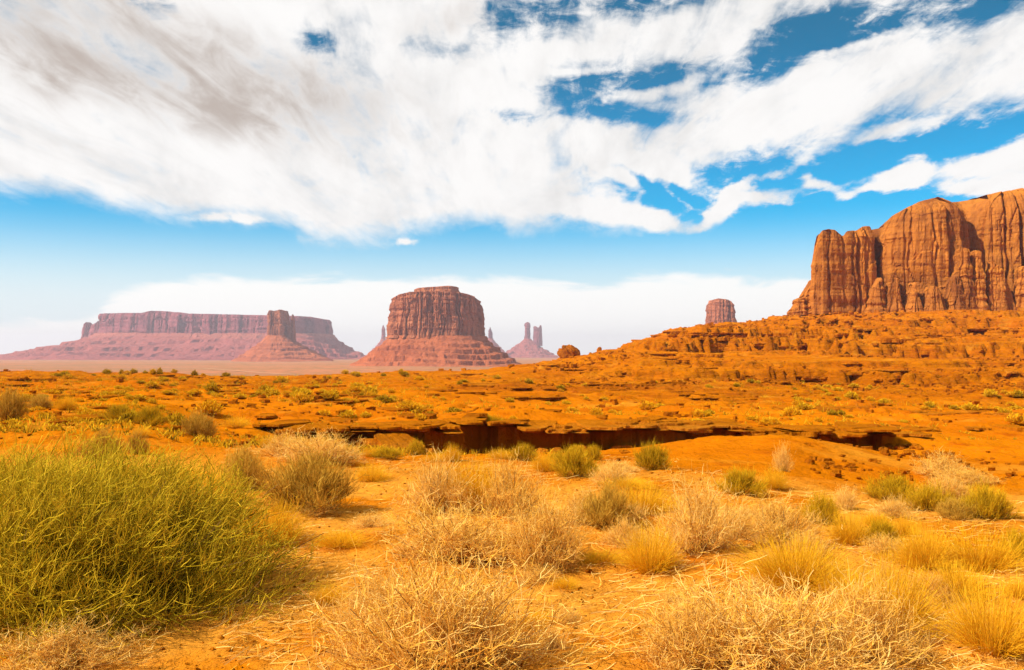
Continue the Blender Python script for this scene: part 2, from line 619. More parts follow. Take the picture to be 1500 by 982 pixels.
def _table():
    A = np.stack([np.interp(_LY, np.log(DY), row) for row in CTRL], 0)
    A = np.stack([np.interp(_LX, PXC, A[:, j]) for j in range(A.shape[1])], 1)
    for ax, w in ((0, 5), (1, 4)):
        k = np.hanning(2 * w + 1)
        k /= k.sum()
        pad = [(w, w), (0, 0)] if ax == 0 else [(0, 0), (w, w)]
        Ap = np.pad(A, pad, mode='edge')
        A = sum(k[i] * (Ap[i:i + A.shape[0], :] if ax == 0 else Ap[:, i:i + A.shape[1]]) for i in range(2 * w + 1))
    return A


TAB = _table()


def ledge_y(px):
    """distance of the undercut bank's edge"""
    return 34.6 + 0.9 * np.sin(px / 95.0) + 0.8 * vn(px / 60.0, 0 * px, 5) + 0.35 * vn(px / 17.0, 0 * px, 6) + 0.12 * vn(px / 7.0, 0 * px, 7) \
        - 0.5 * np.exp(-((px - 640) / 30.0) ** 2) + 1.3 * np.exp(-((px - 700) / 30.0) ** 2)


def H(x, y):
    x = np.asarray(x, float)
    y = np.asarray(y, float)
    r = np.hypot(x, y) + 1e-9
    th = np.clip(np.arctan2(x, y), -0.76, 0.76)
    px = 750 + F * np.tan(th)
    Yd = r * np.cos(th)
    u = np.clip((px + 500) / 2500 * 259, 0, 258.999)
    v = np.clip(np.log(np.maximum(Yd, 1.0)) / math.log(16000) * 419, 0, 418.999)
    i = u.astype(int)
    j = v.astype(int)
    fu = u - i
    fv = v - j
    z = (TAB[i, j] * (1 - fu) + TAB[i + 1, j] * fu) * (1 - fv) + (TAB[i, j + 1] * (1 - fu) + TAB[i + 1, j + 1] * fu) * fv
    # the wash and its undercut far bank
    D = Yd - ledge_y(px)
    span = sstep(330, 470, px) * (1 - sstep(1270, 1345, px))
    wash = np.where(D < 0, np.exp(-(D / 7.0) ** 2), 0.0) * (1 - sstep(0.0, 0.55, D))
    bank = np.where(D >= 0, 1 - sstep(0, 9, D), np.exp(-(D / 2.0) ** 2) * 0)
    wdep = np.interp(px, [380, 430, 560, 610, 660, 720, 800, 930, 1000, 1045, 1090, 1250, 1300], [0.2, 0.32, 0.40, 0.5, 1.25, 1.25, 0.65, 0.8, 0.6, 0.6, 0.7, 0.65, 0.35])
    z = z - span * wdep * wash + span * 0.28 * bank
    # sandy mounds at the right
    z = z + 0.52 * np.exp(-(((x - 6.6) / 2.7) ** 2 + ((y - 23.0) / 3.4) ** 2)) - 0.25 * np.exp(-(((x - 6.5) / 4.5) ** 2 + ((y - 15.5) / 2.0) ** 2))
    z = z + 0.22 * np.exp(-(((x - 10.2) / 2.6) ** 2 + ((y - 21.5) / 3.0) ** 2))
    z = z + 0.35 * np.exp(-(((x - 2.4) / 3.6) ** 2 + ((y - 40.0) / 3.0) ** 2))
    # roughness that grows with distance
    z = z + 0.035 * fbm(x * 1.1, y * 1.1, 21, 4) * sstep(1.5, 5, r) + 0.012 * fbm(x * 6, y * 6, 22, 3) * (1 - sstep(40, 80, r))
    midz = sstep(14, 40, r) * (1 - sstep(900, 1500, r))
    z = z + midz * 0.20 * fbm(x * 0.28, y * 0.28, 23, 5) + midz * sstep(40, 90, r) * (1 - sstep(350, 700, r)) * 0.45 * fbm(x * 0.07, y * 0.07, 24, 5)
    # gullied, terraced hillside on the right
    hs = sstep(720, 900, px) * sstep(95, 160, Yd) * (1 - sstep(600, 900, Yd))
    z = z + hs * (0.55 * ridge(x * 0.035 + 0.5 * vn(x * 0.02, y * 0.012, 45), y * 0.018, 31, 4) - 0.28) + hs * 0.7 * fbm(x * 0.16, y * 0.16, 32, 5) + hs * 0.16 * fbm(x * 0.9, y * 0.7, 36, 3)
    for per, sd, wgt, shp in ((4.6, 33, 0.85, 0.90), (1.7, 37, 0.60, 0.86)):
        zz = (z + per * 0.22 * fbm(x * 0.03, y * 0.02, sd, 3) + per * 0.07 * fbm(x * 0.35, y * 0.3, sd + 2, 3)) / per
        fr = zz - np.floor(zz)
        st = (sstep(shp - 0.10, shp, fr) - fr) * per
        z = z + hs * wgt * st * np.clip(0.75 + 0.6 * vn(x * 0.025, y * 0.025, sd + 8), 0.1, 1.0) * (0.35 + 0.65 * sstep(880, 1060, px))
    # rough terraces of the middle ground
    ms = sstep(38, 55, Yd) * (1 - sstep(95, 150, Yd) * sstep(720, 900, px)) * (1 - sstep(210, 260, Yd))
    q = (z * 1.0 + 0.55 * fbm(x * 0.09, y * 0.14, 34, 4)) / 0.42
    fr = q - np.floor(q)
    z = z + ms * 0.42 * 1.1 * (sstep(0.62, 0.9, fr) - fr) * (0.5 + 0.5 * vn(x * 0.06, y * 0.06, 42))
    far = sstep(900, 2000, r)
    z = z + far * 2.0 * fbm(x * 0.003, y * 0.003, 35, 3)
    return z


_RY = np.exp(np.linspace(math.log(3.5), math.log(900), 1500))


def ground_at(px, py):
    """where the sight line through a point of the photograph meets the ground"""
    u = (px - 750) / F
    row = HY + F * (EYE - H(u * _RY, _RY)) / _RY
    k = np.argmax(row <= py)
    Yd = _RY[k] if row[k] <= py else 300.0
    return u * Yd, Yd, float(H(u * Yd, Yd))


def make_ground():
    ra = np.exp(np.arange(math.log(0.4), math.log(30), 0.009))
    rb = np.exp(np.arange(math.log(30), math.log(450), 0.0036))
    rc = np.exp(np.arange(math.log(450), math.log(14000), 0.02))
    r = np.concatenate([ra, rb, rc, [14000.0]])
    fine = np.radians(np.arange(-37, 37.01, 0.125))
    coarse = np.radians(np.concatenate([np.arange(39, 180, 3.0), np.arange(-180, -38, 3.0)]))
    th = np.concatenate([fine, coarse])
    R, T = np.meshgrid(r, th, indexing='ij')
    x = R * np.sin(T)
    y = R * np.cos(T)
    z = H(x, y)
    V = np.stack([x, y, z], -1).reshape(-1, 3)
    Q = grid_quads(len(r), len(th), wrap=True)[:, ::-1]
    # close the centre with a fan
    n = len(th)
    V = np.concatenate([V, [[0, 0, float(H(0.01, 0.01))]]])
    c = len(V) - 1
    j = np.arange(n)
    fan = np.stack([j, np.full(n, c), np.full(n, c), (j + 1) % n], -1)
    me = np_mesh('ground', V, Q)
    o = link_mesh('ground', me, M['ground'])
    tag(o, kind='structure')
    # innermost disc under the viewer
    tri = np.stack([np.full(n - 2, 0), np.arange(2, n), np.arange(1, n - 1)], -1)
    return o


make_ground()


# ------------------------------------------------------------------ buttes, mesas, cliff
def W(px, Yd):
    return (px - 750) / F * Yd


def resample(P, n):
    P = np.asarray(P, float)
    C = np.concatenate([P, P[:1]])
    d = np.concatenate([[0], np.cumsum(np.hypot(*np.diff(C, axis=0).T))])
    s = np.linspace(0, d[-1], n, endpoint=False)
    return np.stack([np.interp(s, d, C[:, 0]), np.interp(s, d, C[:, 1])], -1), s


def normals2(P):
    t = np.roll(P, -3, 0) - np.roll(P, 3, 0)
    nrm = np.stack([t[:, 1], -t[:, 0]], -1)
    return nrm / (np.linalg.norm(nrm, axis=1, keepdims=True) + 1e-9)


def blocks(S, Z, width, bandh, per, seed):
    """angular, jointed blocks: depth -1..1 and closeness to a joint 0..1"""
    rg = np.random.default_rng(seed)
    ed = np.cumsum(width * rg.uniform(0.35, 1.8, int(per / width * 1.6) + 8))
    sw = S + 0.30 * width * vn(Z / (bandh * 0.6), S / (width * 3), seed) + 0.06 * width * vn(Z / (bandh * 0.1), S / width, seed + 1)
    idx = np.searchsorted(ed, sw)
    lo = np.where(idx > 0, ed[np.maximum(idx - 1, 0)], 0)
    hi = ed[np.minimum(idx, len(ed) - 1)]
    dist = np.minimum(sw - lo, hi - sw)
    zo = rg.uniform(0, 1, len(ed) + 2)[idx]
    zq = Z / bandh * (0.7 + 0.6 * rg.uniform(0, 1, len(ed) + 2)[idx]) + zo * 5 + 0.12 * vn(S / width * 2, Z / bandh, seed + 2)
    band = np.floor(zq)
    d = _hash(idx.astype(float), band, seed) * 0.75 + _hash(idx.astype(float), 0 * band, seed + 5) * 0.6
    bul = np.clip(dist / (hi - lo + 1e-6) * 2, 0, 1) ** 0.6
    return d + 0.35 * bul, np.exp(-(dist / (0.07 * width)) ** 2) * (_hash(idx.astype(float), 0 * band, seed + 8) > -0.5)


def loft(name, P, zb, ztop, prof, nS, nT, flute, mat, parent, seed=0, cap=0.0, fl_len=20.0, capn=8, strata=0.3, extra=None, capshrink=0.55, insw=None, yref=None):
    """P: counter-clockwise plan; ztop(x): height of the rim; prof: (t, inset metres); flute: depth of the columns"""
    P, s = resample(P, nS)
    n = normals2(P)
    t = np.concatenate([np.linspace(0, 0.75, int(nT * 0.65), endpoint=False), np.linspace(0.75, 1, nT - int(nT * 0.65))])
    S, T = np.meshgrid(s, t, indexing='xy')
    zt = np.array([ztop(x) for x in P[:, 0]])
    zbv = np.full(nS, zb, float) if np.isscalar(zb) else np.array([zb(x) for x in P[:, 0]])
    Z = zbv[None, :] + (zt - zbv)[None, :] * T
    ins = np.interp(T, [p[0] for p in prof], [p[1] for p in prof])
    per = s[-1] + (s[1] - s[0])
    ca, sa = np.cos(S / per * 2 * math.pi), np.sin(S / per * 2 * math.pi)
    k = per / (2 * math.pi) / fl_len
    zf = Z / (fl_len * 9.0)
    # vertical columns: ridged noise along the wall, slowly changing with height
    a = 1 - 2.2 * np.abs(vn(S / fl_len + 0.25 * vn(zf * 3, S / fl_len * 0.3, seed + 3), zf, seed))
    bnd = 1 - 2.2 * np.abs(vn(S / fl_len * 2.7, zf * 1.6 + 7, seed + 1))
    c = fbm(S / fl_len * 6.0, Z / fl_len * 1.5, seed + 2, 3)
    e = fbm(S / (fl_len * 4), zf * 0.5, seed + 4, 2)
    h = fbm(S / (fl_len * 6), Z / fl_len * 2.2, seed + 5, 4)
    b1, k1 = blocks(S, Z, fl_len * 0.9, fl_len * 3.2, per, seed + 40)
    b2, k2 = blocks(S, Z, fl_len * 0.32, fl_len * 1.1, per, seed + 50)
    D = flute * (0.26 * a + 0.10 * bnd + 0.08 * c + 0.5 * e + strata * h + 0.50 * b1 + 0.20 * b2 - 0.75 * k1 - 0.22 * k2)
    # fade the seam where the loop closes
    if extra is not None:
        D = D + extra(P[:, 0][None, :] + 0 * S, Z, T, n)
    if insw is not None:
        ins = ins * insw(P, n)[None, :]
    off = D - ins
    X = P[:, 0][None, :] + n[:, 0][None, :] * off
    Y = P[:, 1][None, :] + n[:, 1][None, :] * off
    xs_ = np.linspace(X.min(), X.max(), 600)
    zs_ = np.array([ztop(v) for v in xs_])
    Xe = X * np.minimum(1, yref / np.maximum(Y, 1.0)) if yref else X
    Z = zbv[None, :] + (np.interp(Xe, xs_, zs_) - zbv[None, :]) * T
    rows = [np.stack([X, Y, Z], -1)]
    cx, cy = P[:, 0].mean(), P[:, 1].mean()
    rimx, rimy, rimz = X[-1], Y[-1], Z[-1]
    tx = cx + (rimx - cx) * capshrink
    ty = np.full(nS, cy)
    if yref:
        for q in range(nS):
            xa, xb = rimx, np.roll(rimx, -1)
            hit = (xa - tx[q]) * (xb - tx[q]) <= 0
            if hit.any():
                yy = np.concatenate([rimy[hit], np.roll(rimy, -1)[hit]])
                ty[q] = (yy.min() + yy.max()) / 2
            else:
                ty[q] = rimy[q]
    for i in range(1, capn + 1):
        q = i / capn
        xx = rimx + (tx - rimx) * q
        yy = rimy + (ty - rimy) * q
        xe = xx * np.minimum(1, yref / yy) if yref else xx
        zz = np.array([ztop(v) for v in xe]) * q + rimz * (1 - q) + cap * (1 - (1 - q) ** 2) + flute * 0.18 * fbm(xx / fl_len, yy / fl_len, seed + 9, 3) * min(1, 4 * q * (1 - q) + 0.3)
        rows.append(np.stack([xx, yy, zz], -1)[None])
    A = np.concatenate(rows, 0)
    V = A.reshape(-1, 3)
    Q = grid_quads(A.shape[0], nS, wrap=True)
    return link_mesh(name, np_mesh(name, V, Q, smooth=False), mat, parent)


def ellipse(cx, cy, a, b, n=64, p=2.6):
    t = np.linspace(0, 2 * math.pi, n, endpoint=False)
    c, s = np.cos(t), np.sin(t)
    return np.stack([cx + a * np.sign(c) * np.abs(c) ** (2 / p), cy + b * np.sign(s) * np.abs(s) ** (2 / p)], -1)


def talus(name, P, zb, cx, cy, x0, x1, bf, zf, nS, nT, mat, parent, seed=0, per=12.0, terr=0.7, gully=4.0, conc=0.85, skip=0.9, out=0.0):
    """skirt from the foot of a cliff (plan P at height zb) out to an ellipse x0..x1 wide and 2*bf deep"""
    P, s = resample(P, nS)
    ccx, a0, b0 = cx, np.ptp(P[:, 0]) / 2, np.ptp(P[:, 1]) / 2
    al = np.arctan2((P[:, 1] - cy) / b0, (P[:, 0] - ccx) / a0)
    ca, sa = np.cos(al), np.sin(al)
    fx = np.where(ca > 0, cx + ca * (x1 - cx), cx + ca * (cx - x0))
    fy = cy + sa * bf
    nr_ = normals2(P)
    bx = ccx + (P[:, 0] - ccx) * (1 if out else skip) + nr_[:, 0] * out
    by = cy + (P[:, 1] - cy) * (1 if out else skip) + nr_[:, 1] * out
    t = np.linspace(0, 1, nT)[:, None]
    X = bx[None] + (fx - bx)[None] * t
    Y = by[None] + (fy - by)[None] * t
    zbv = np.full(nS, zb, float) if np.isscalar(zb) else np.array([zb(x) for x in P[:, 0]])
    Z = zbv[None] + (zf - zbv)[None] * (t ** conc)
    sc = gully * 6
    per_s = np.cumsum(np.hypot(*np.diff(np.stack([fx, fy], -1), axis=0, prepend=[[fx[0], fy[0]]]).T))
    g = ridge(per_s[None] / sc + 0 * t, t * 1.5, seed, 3)
    env = np.sin(math.pi * np.clip(t * 0.9 + 0.06, 0, 1))
    Z = Z + gully * 0.45 * (g - 0.4) * env + gully * 0.25 * fbm(X / sc * 4, Y / sc * 4, seed + 3, 3) * env
    q = (Z + per * 0.5 * fbm(X / (sc * 3), Y / (sc * 3), seed + 5, 3)) / per
    fr = q - np.floor(q)
    Z = Z + terr * per * (sstep(0.66, 0.84, fr) - fr) * env * (0.75 + 0.5 * vn(X / (sc * 2), Y / (sc * 2), seed + 8))
    if out:
        ix = ccx + (P[:, 0] - ccx) * 0.8
        iy = cy + (P[:, 1] - cy) * 0.8
        X = np.concatenate([ix[None], X])
        Y = np.concatenate([iy[None], Y])
        Z = np.concatenate([zbv[None] + 2, Z])
        nT += 1
    V = np.stack([X, Y, Z], -1).reshape(-1, 3)
    Q = grid_quads(nT, nS, wrap=True)[:, ::-1]
    return link_mesh(name, np_mesh(name, V, Q, smooth=False), mat, parent)


def skyline(pts, Yd):
    xs = [W(p[0], Yd) for p in pts]
    zs = [zof(p[1], Yd) for p in pts]
    return lambda x: float(np.interp(x, xs, zs))


def root_at(name, x, y, label, cat, group=None):
    o = empty(name, (0, 0, 0))
    tag(o, label, cat, group)
    return o


# --- the great central butte
def central_butte():
    Yd = 2000.0
    r = root_at('butte', 0, Yd, 'massive red butte with fluted walls and stepped cap in the centre of the valley', 'butte')
    x0, x1 = W(571, Yd), W(703, Yd)
    cx, cy = (x0 + x1) / 2, Yd + 60
    P = ellipse(cx, cy, (x1 - x0) / 2, 95, 80, 3.2)
    P[:, 0] += 6 * np.sin(P[:, 1] / 23)
    sk = skyline([(560, 444), (570, 442), (574, 437), (586, 432), (602, 429), (640, 428), (672, 429), (684, 431), (695, 434), (699, 438), (712, 444)], Yd)
    zb = zof(496, Yd)
    loft('cliff', P, zb, sk, [(0, -6), (0.08, -3), (0.5, 1), (0.8, 4), (0.90, 5), (0.915, 8), (1, 9)], 420, 54, 8.0, M['butte'], r, 3, 2, 17.0, strata=0.22)
    P2 = ellipse(W(636, Yd), cy, W(671, Yd) / 2 - W(602, Yd) / 2, 55, 60, 2.8)
    sk2 = skyline([(596, 425), (603, 423), (612, 421), (640, 419.5), (655, 418), (666, 418.5), (675, 419)], Yd)
    loft('cap_rock', P2, zof(431, Yd), sk2, [(0, -2), (0.5, 0), (0.52, 2), (1, 3)], 220, 14, 2.2, M['butte'], r, 9, 1, 12.0, strata=0.5)
    zf = -36.0
    talus('talus_slope', P, zof(492, Yd), cx, cy, W(500, Yd), W(772, Yd), 230, zf, 420, 60, M['talus'], r, 5, 13.0, 0.95, 7.0, 0.78, out=7.0)
    # slim pinnacle standing off the left wall
    pp = ellipse(W(566, Yd), cy - 10, 5, 9, 24, 2)
    loft('pinnacle', pp, zof(500, Yd), lambda x: zof(478, Yd), [(0, -2), (0.6, 0.5), (1, 3)], 60, 20, 1.5, M['butte'], r, 13, 0, 5.0)


def simple_butte(name, label, cat, Yd, cliffpx, base, sk, foot, footrow, depth, mat, tmat, seed, fl, fll, per=14, gully=6, nS=220, extra_parts=(), p=3.0, prof=None, group=None, conc=0.8, cdepth=0.3):
    r = root_at(name, 0, Yd, label, cat, group)
    x0, x1 = W(cliffpx[0], Yd), W(cliffpx[1], Yd)
    cx, a = (x0 + x1) / 2, (x1 - x0) / 2
    b = depth * cdepth
    cy = Yd + b * 0.4
    P = ellipse(cx, cy, a, b, 80, p)
    skf = skyline(sk, Yd)
    loft('cliff', P, zof(base + 4, Yd), skf, prof or [(0, -fl * 0.3), (0.5, 0), (0.9, fl * 0.4), (1, fl * 0.8)], nS, 34, fl, mat, r, seed, 0, fll)
    for (nm, q0, q1, qb, qs) in extra_parts:
        a0, a1 = W(q0, Yd), W(q1, Yd)
        PP = ellipse((a0 + a1) / 2, cy - b * 0.3, (a1 - a0) / 2, (a1 - a0) * 0.7, 30, 2.3)
        loft(nm, PP, zof(qb + 7, Yd), skyline(qs, Yd), [(0, -fl * 0.3), (0.6, 0), (1, fl * 0.35)], 60, 20, fl * 0.35, mat, r, seed + 21, 0, fll * 0.5)
    if foot:
        zf = float(H(cx, Yd)) - 6
        talus('talus_slope', P, zof(base - 2, Yd), cx, cy, W(foot[0], Yd), W(foot[1], Yd), depth, zf, nS, 40, tmat, r, seed + 2, per, 0.7, gully, conc, out=fl * 1.0)
    return r


central_butte()
simple_butte('mitten_butte', 'slim upright butte with a thumb spire standing before the long mesa', 'butte', 3500.0, (395, 417), 494,
             [(385, 462), (392, 458), (396, 455), (404, 456), (412, 454), (418, 456), (424, 462), (430, 472)], (335, 492), 524, 240, M['butte'], M['talus'], 31, 9.0, 18.0, 16, 7,
             extra_parts=[('thumb_spire', 425.5, 432, 495, [(425, 468), (428, 460), (432, 470)]), ('shoulder_rock', 418, 427, 495, [(417, 474), (422, 477), (427, 482)])], cdepth=0.28, p=5.0)
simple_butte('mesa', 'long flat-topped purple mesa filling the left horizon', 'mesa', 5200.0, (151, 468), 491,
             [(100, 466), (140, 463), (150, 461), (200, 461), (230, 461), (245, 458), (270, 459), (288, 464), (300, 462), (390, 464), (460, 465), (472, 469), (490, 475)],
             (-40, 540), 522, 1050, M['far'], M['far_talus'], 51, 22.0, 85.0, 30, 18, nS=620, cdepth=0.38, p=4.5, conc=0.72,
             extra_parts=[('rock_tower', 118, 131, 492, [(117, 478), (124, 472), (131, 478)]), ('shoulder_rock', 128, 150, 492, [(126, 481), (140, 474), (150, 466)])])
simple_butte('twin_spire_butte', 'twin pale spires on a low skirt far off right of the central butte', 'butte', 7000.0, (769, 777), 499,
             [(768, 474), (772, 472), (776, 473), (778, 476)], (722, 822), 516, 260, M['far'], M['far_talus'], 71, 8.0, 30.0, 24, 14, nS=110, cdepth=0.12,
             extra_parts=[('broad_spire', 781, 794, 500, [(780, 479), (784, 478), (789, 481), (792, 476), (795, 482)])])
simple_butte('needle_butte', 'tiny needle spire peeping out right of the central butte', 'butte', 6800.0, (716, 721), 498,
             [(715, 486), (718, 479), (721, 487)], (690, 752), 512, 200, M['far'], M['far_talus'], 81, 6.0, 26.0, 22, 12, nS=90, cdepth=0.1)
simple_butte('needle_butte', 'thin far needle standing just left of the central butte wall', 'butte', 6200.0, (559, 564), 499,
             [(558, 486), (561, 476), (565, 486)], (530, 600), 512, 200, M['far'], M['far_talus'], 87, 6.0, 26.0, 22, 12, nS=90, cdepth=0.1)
simple_butte('square_butte', 'small squarish purple butte rising behind the orange ridge', 'butte', 2400.0, (1040, 1077), 476,
             [(1036, 446), (1042, 445), (1045, 439), (1050, 438), (1064, 440), (1068, 442), (1073, 448), (1078, 458)], (1000, 1120), 500, 170, M['butte'], M['talus'], 91, 6.0, 14.0, 12, 6, cdepth=0.3)


def far_hill(px0, px1, row, foot, Yd, seed, label):
    x0, x1 = W(px0, Yd), W(px1, Yd)
    cx = (x0 + x1) / 2
    P = ellipse(cx, Yd, (x1 - x0) * 0.14, 60, 40, 2)
    r = root_at('distant_hill', 0, 0, label, 'hill')
    talus('slope', P, zof(row, Yd), cx, Yd, x0, x1, 500, -52, 160, 30, M['far_talus'], r, seed, 22, 0.6, 16, 0.75, skip=0.02)


far_hill(440, 540, 497, 515, 7600.0, 61, 'low hazy hill trailing off right of the long mesa')


# --- the near cliff at the right
def near_cliff():
    Yd = 450.0
    r = root_at('sandstone_cliff', 0, Yd, 'towering orange brown sandstone cliff with rounded top at the right edge', 'cliff')
    X = lambda p: W(p, Yd)
    front = [(1177, 438), (1190, 434), (1228, 436), (1252, 437), (1270, 440), (1279, 449), (1287, 438), (1300, 432), (1340, 428), (1385, 430),
             (1406, 438), (1414, 441), (1424, 434), (1460, 430), (1500, 428), (1560, 426), (1640, 424), (1720, 440)]
    back = [(1800, 560), (1700, 660), (1500, 640), (1380, 600), (1300, 560), (1214, 490)]
    P = [(X(a), b) for a, b in front] + [(X(a) * 1.05, b) for a, b in back]
    sk = skyline([(1150, 400), (1182, 372), (1187, 349), (1191, 343), (1200, 341), (1210, 342), (1219, 349), (1224, 350), (1229, 343), (1245, 341), (1254, 335), (1276, 334), (1284, 331),
                  (1300, 319), (1320, 307), (1340, 298), (1360, 293), (1400, 290), (1440, 286), (1480, 280), (1520, 276), (1600, 270), (1700, 285), (1850, 330)], Yd)
    grooves = [(1222, 2.5, 0.7), (1247, 2.2, 2.4), (1262, 2.5, 1.0), (1280, 3.5, 6.0), (1305, 2.2, 1.2), (1345, 2.5, 1.6), (1368, 3, 3.0), (1412, 3.5, 6.0), (1418, 2.5, 3), (1447, 2.6, 3.2),
               (1466, 2.6, 3.8), (1483, 2.4, 3.0), (1520, 5, 4), (1580, 6, 4)]

    def extra(x, z, t, n):
        d = 0 * x
        fr = n[:, 1][None, :] < -0.2
        wob = 1.3 * vn(z / 9.0, x / 30.0, 77)
        for (p, w, dep) in grooves:
            w = w / F * Yd * 0.75
            d = d - dep * np.exp(-((x + wob - X(p)) / w) ** 2) * sstep(0.02, 0.2, t) * fr
        # hollow alcoves under bulging brows
        d = d - 2.2 * np.exp(-(((x - X(1375)) / 7.0) ** 2 + ((z - zof(345, Yd)) / 8.0) ** 2)) * fr
        d = d - 2.0 * np.exp(-(((x - X(1322)) / 9.0) ** 2 + ((z - zof(420, Yd)) / 9.0) ** 2)) * fr
        return d

    prof = [(0, -2.0), (0.1, -0.5), (0.4, 0.0), (0.66, 0.6), (0.78, 1.6), (0.87, 3.6), (0.94, 7.0), (1.0, 13.0)]
    insw = lambda P_, n_: np.interp(P_[:, 0], [X(1188), X(1275), X(1300), X(1330)], [0.16, 0.22, 0.7, 1.0])
    loft('cliff_face', P, lambda x: float(np.interp(x, [X(1150), X(1188), X(1300), X(1600)], [zof(462, Yd), zof(462, Yd), zof(460, Yd), zof(458, Yd)])), sk, prof,
         1300, 150, 1.4, M['cliff'], r, 101, 2.0, 8.0, 14, 0.30, extra, 0.86, insw, 440.0)
    # buttresses leaning on the foot of the wall
    for (p0, p1, base, tops, yc, sd) in [
        (1254, 1279, 459, [(1250, 432), (1262, 424), (1272, 410), (1280, 412)], 437, 1),
        (1281, 1300, 459, [(1280, 405), (1288, 408), (1296, 428), (1301, 440)], 434, 2),
        (1300, 1316, 459, [(1298, 432), (1308, 420), (1318, 436)], 428, 3),
        (1318, 1346, 459, [(1316, 440), (1328, 425), (1338, 430), (1347, 442)], 424, 4),
        (1346, 1372, 459, [(1344, 440), (1356, 414), (1364, 410), (1373, 425)], 424, 5),
        (1366, 1388, 458, [(1364, 374), (1372, 371), (1380, 374), (1389, 380)], 427, 6),
        (1384, 1406, 458, [(1382, 380), (1392, 376), (1400, 380), (1407, 398)], 426, 7),
        (1404, 1440, 458, [(1402, 388), (1412, 390), (1424, 402), (1442, 434)], 425, 8),
        (1446, 1478, 457, [(1444, 402), (1456, 398), (1468, 410), (1480, 432)], 424, 9),
        (1478, 1510, 457, [(1476, 425), (1490, 412), (1500, 415), (1512, 430)], 421, 10),
    ]:
        a0, a1 = X(p0), X(p1)
        PP = ellipse((a0 + a1) / 2, yc, (a1 - a0) / 2, 6.0, 40, 1.9)
        loft('buttress', PP, zof(base, Yd) - 1, skyline(tops, Yd), [(0, -1.4), (0.4, 0), (0.7, 0.9), (1, 2.2)], 170, 50, 1.5, M['cliff'], r, 200 + sd * 13, 0.4, 4.0, 6, 0.3)
    # crumbling stub beyond the left end
    for (p0, p1, tops, yc, sd) in [(1157, 1176, [(1156, 448), (1162, 440), (1170, 438), (1177, 442)], 446, 1), (1170, 1194, [(1168, 440), (1178, 424), (1186, 412), (1196, 408)], 446, 2)]:
        a0, a1 = X(p0), X(p1)
        PP = ellipse((a0 + a1) / 2, yc, (a1 - a0) / 2, 6.0, 40, 2.6)
        loft('rock_stub', PP, zof(463, Yd), skyline(tops, Yd), [(0, -1.0), (0.5, 0), (1, 1.2)], 110, 26, 1.2, M['cliff'], r, 300 + sd * 7, 0.3, 3.0, 6, 0.9)


near_cliff()


# ------------------------------------------------------------------ ledges, boulders, rubble
def slab_mesh(w, d, th, seed, layers=2):
    """flat bedding slab: w wide, d deep, th thick, top at z=0, front edge along -y; ragged edges, stepped layers"""
    n = max(48, int(w * 14))
    t = np.linspace(0, 2 * math.pi, n, endpoint=False)
    c, s = np.cos(t), np.sin(t)
    ex = 2 / 3.6
    bx = w / 2 * np.sign(c) * np.abs(c) ** ex
    by = d / 2 * np.sign(s) * np.abs(s) ** ex
    rows = []
    zl = [0.0, -0.06 * th]
    for L in range(layers):
        zl += [-(L + 1) / layers * th + 0.06 * th, -(L + 1) / layers * th]
    sc = min(d, 1.6)
    for k, z in enumerate(zl):
        L = max(0, (k - 1) // 2)
        off = 0.24 * sc * fbm(bx / sc * 1.6 + 31 * L, by / sc * 1.3, seed, 4) + 0.09 * th * fbm(bx * 5 / sc, by * 5 / sc + z * 7, seed + 3, 2)
        shrink = 0.26 * sc * (1 if L % 2 else 0.25 * L) + (0.05 * th if k in (0, len(zl) - 1) else 0)
        rad = np.hypot(bx, by) + 1e-6
        f = 1 + (off - shrink) / rad
        zz = z + 0.08 * th * fbm(bx * 0.7 / sc, by * 0.7 / sc, seed + 5, 3)
        rows.append(np.stack([bx * f, by * f, zz], -1))
    A = [rows[0] * np.array([q, q, 1]) for q in (0.02, 0.35, 0.7, 0.92)]
    for q, r_ in zip((0.02, 0.35, 0.7, 0.92), A):
        r_[:, 2] = 0.10 * th * fbm(r_[:, 0] * 0.9 / sc, r_[:, 1] * 0.9 / sc, seed + 7, 4) * 1.2 * (1 - q) + rows[0][:, 2] * q
    A = np.stack(A + rows, 0)
    Q = grid_quads(A.shape[0], n, wrap=True)[:, ::-1]
    return np_mesh('flat_rock', A.reshape(-1, 3), Q, smooth=False)


def place_slab(x, y, ztop, w, d, th, rz, seed, label, group=None, name='flat_rock', tilt=0.0, layers=2):
    o = link_mesh(name, slab_mesh(w, d, th, seed, layers), M['slab'])
    o.location = (x, y, ztop)
    o.rotation_euler = (tilt, 0, rz)
    tag(o, label, 'rock ledge', group)
    return o


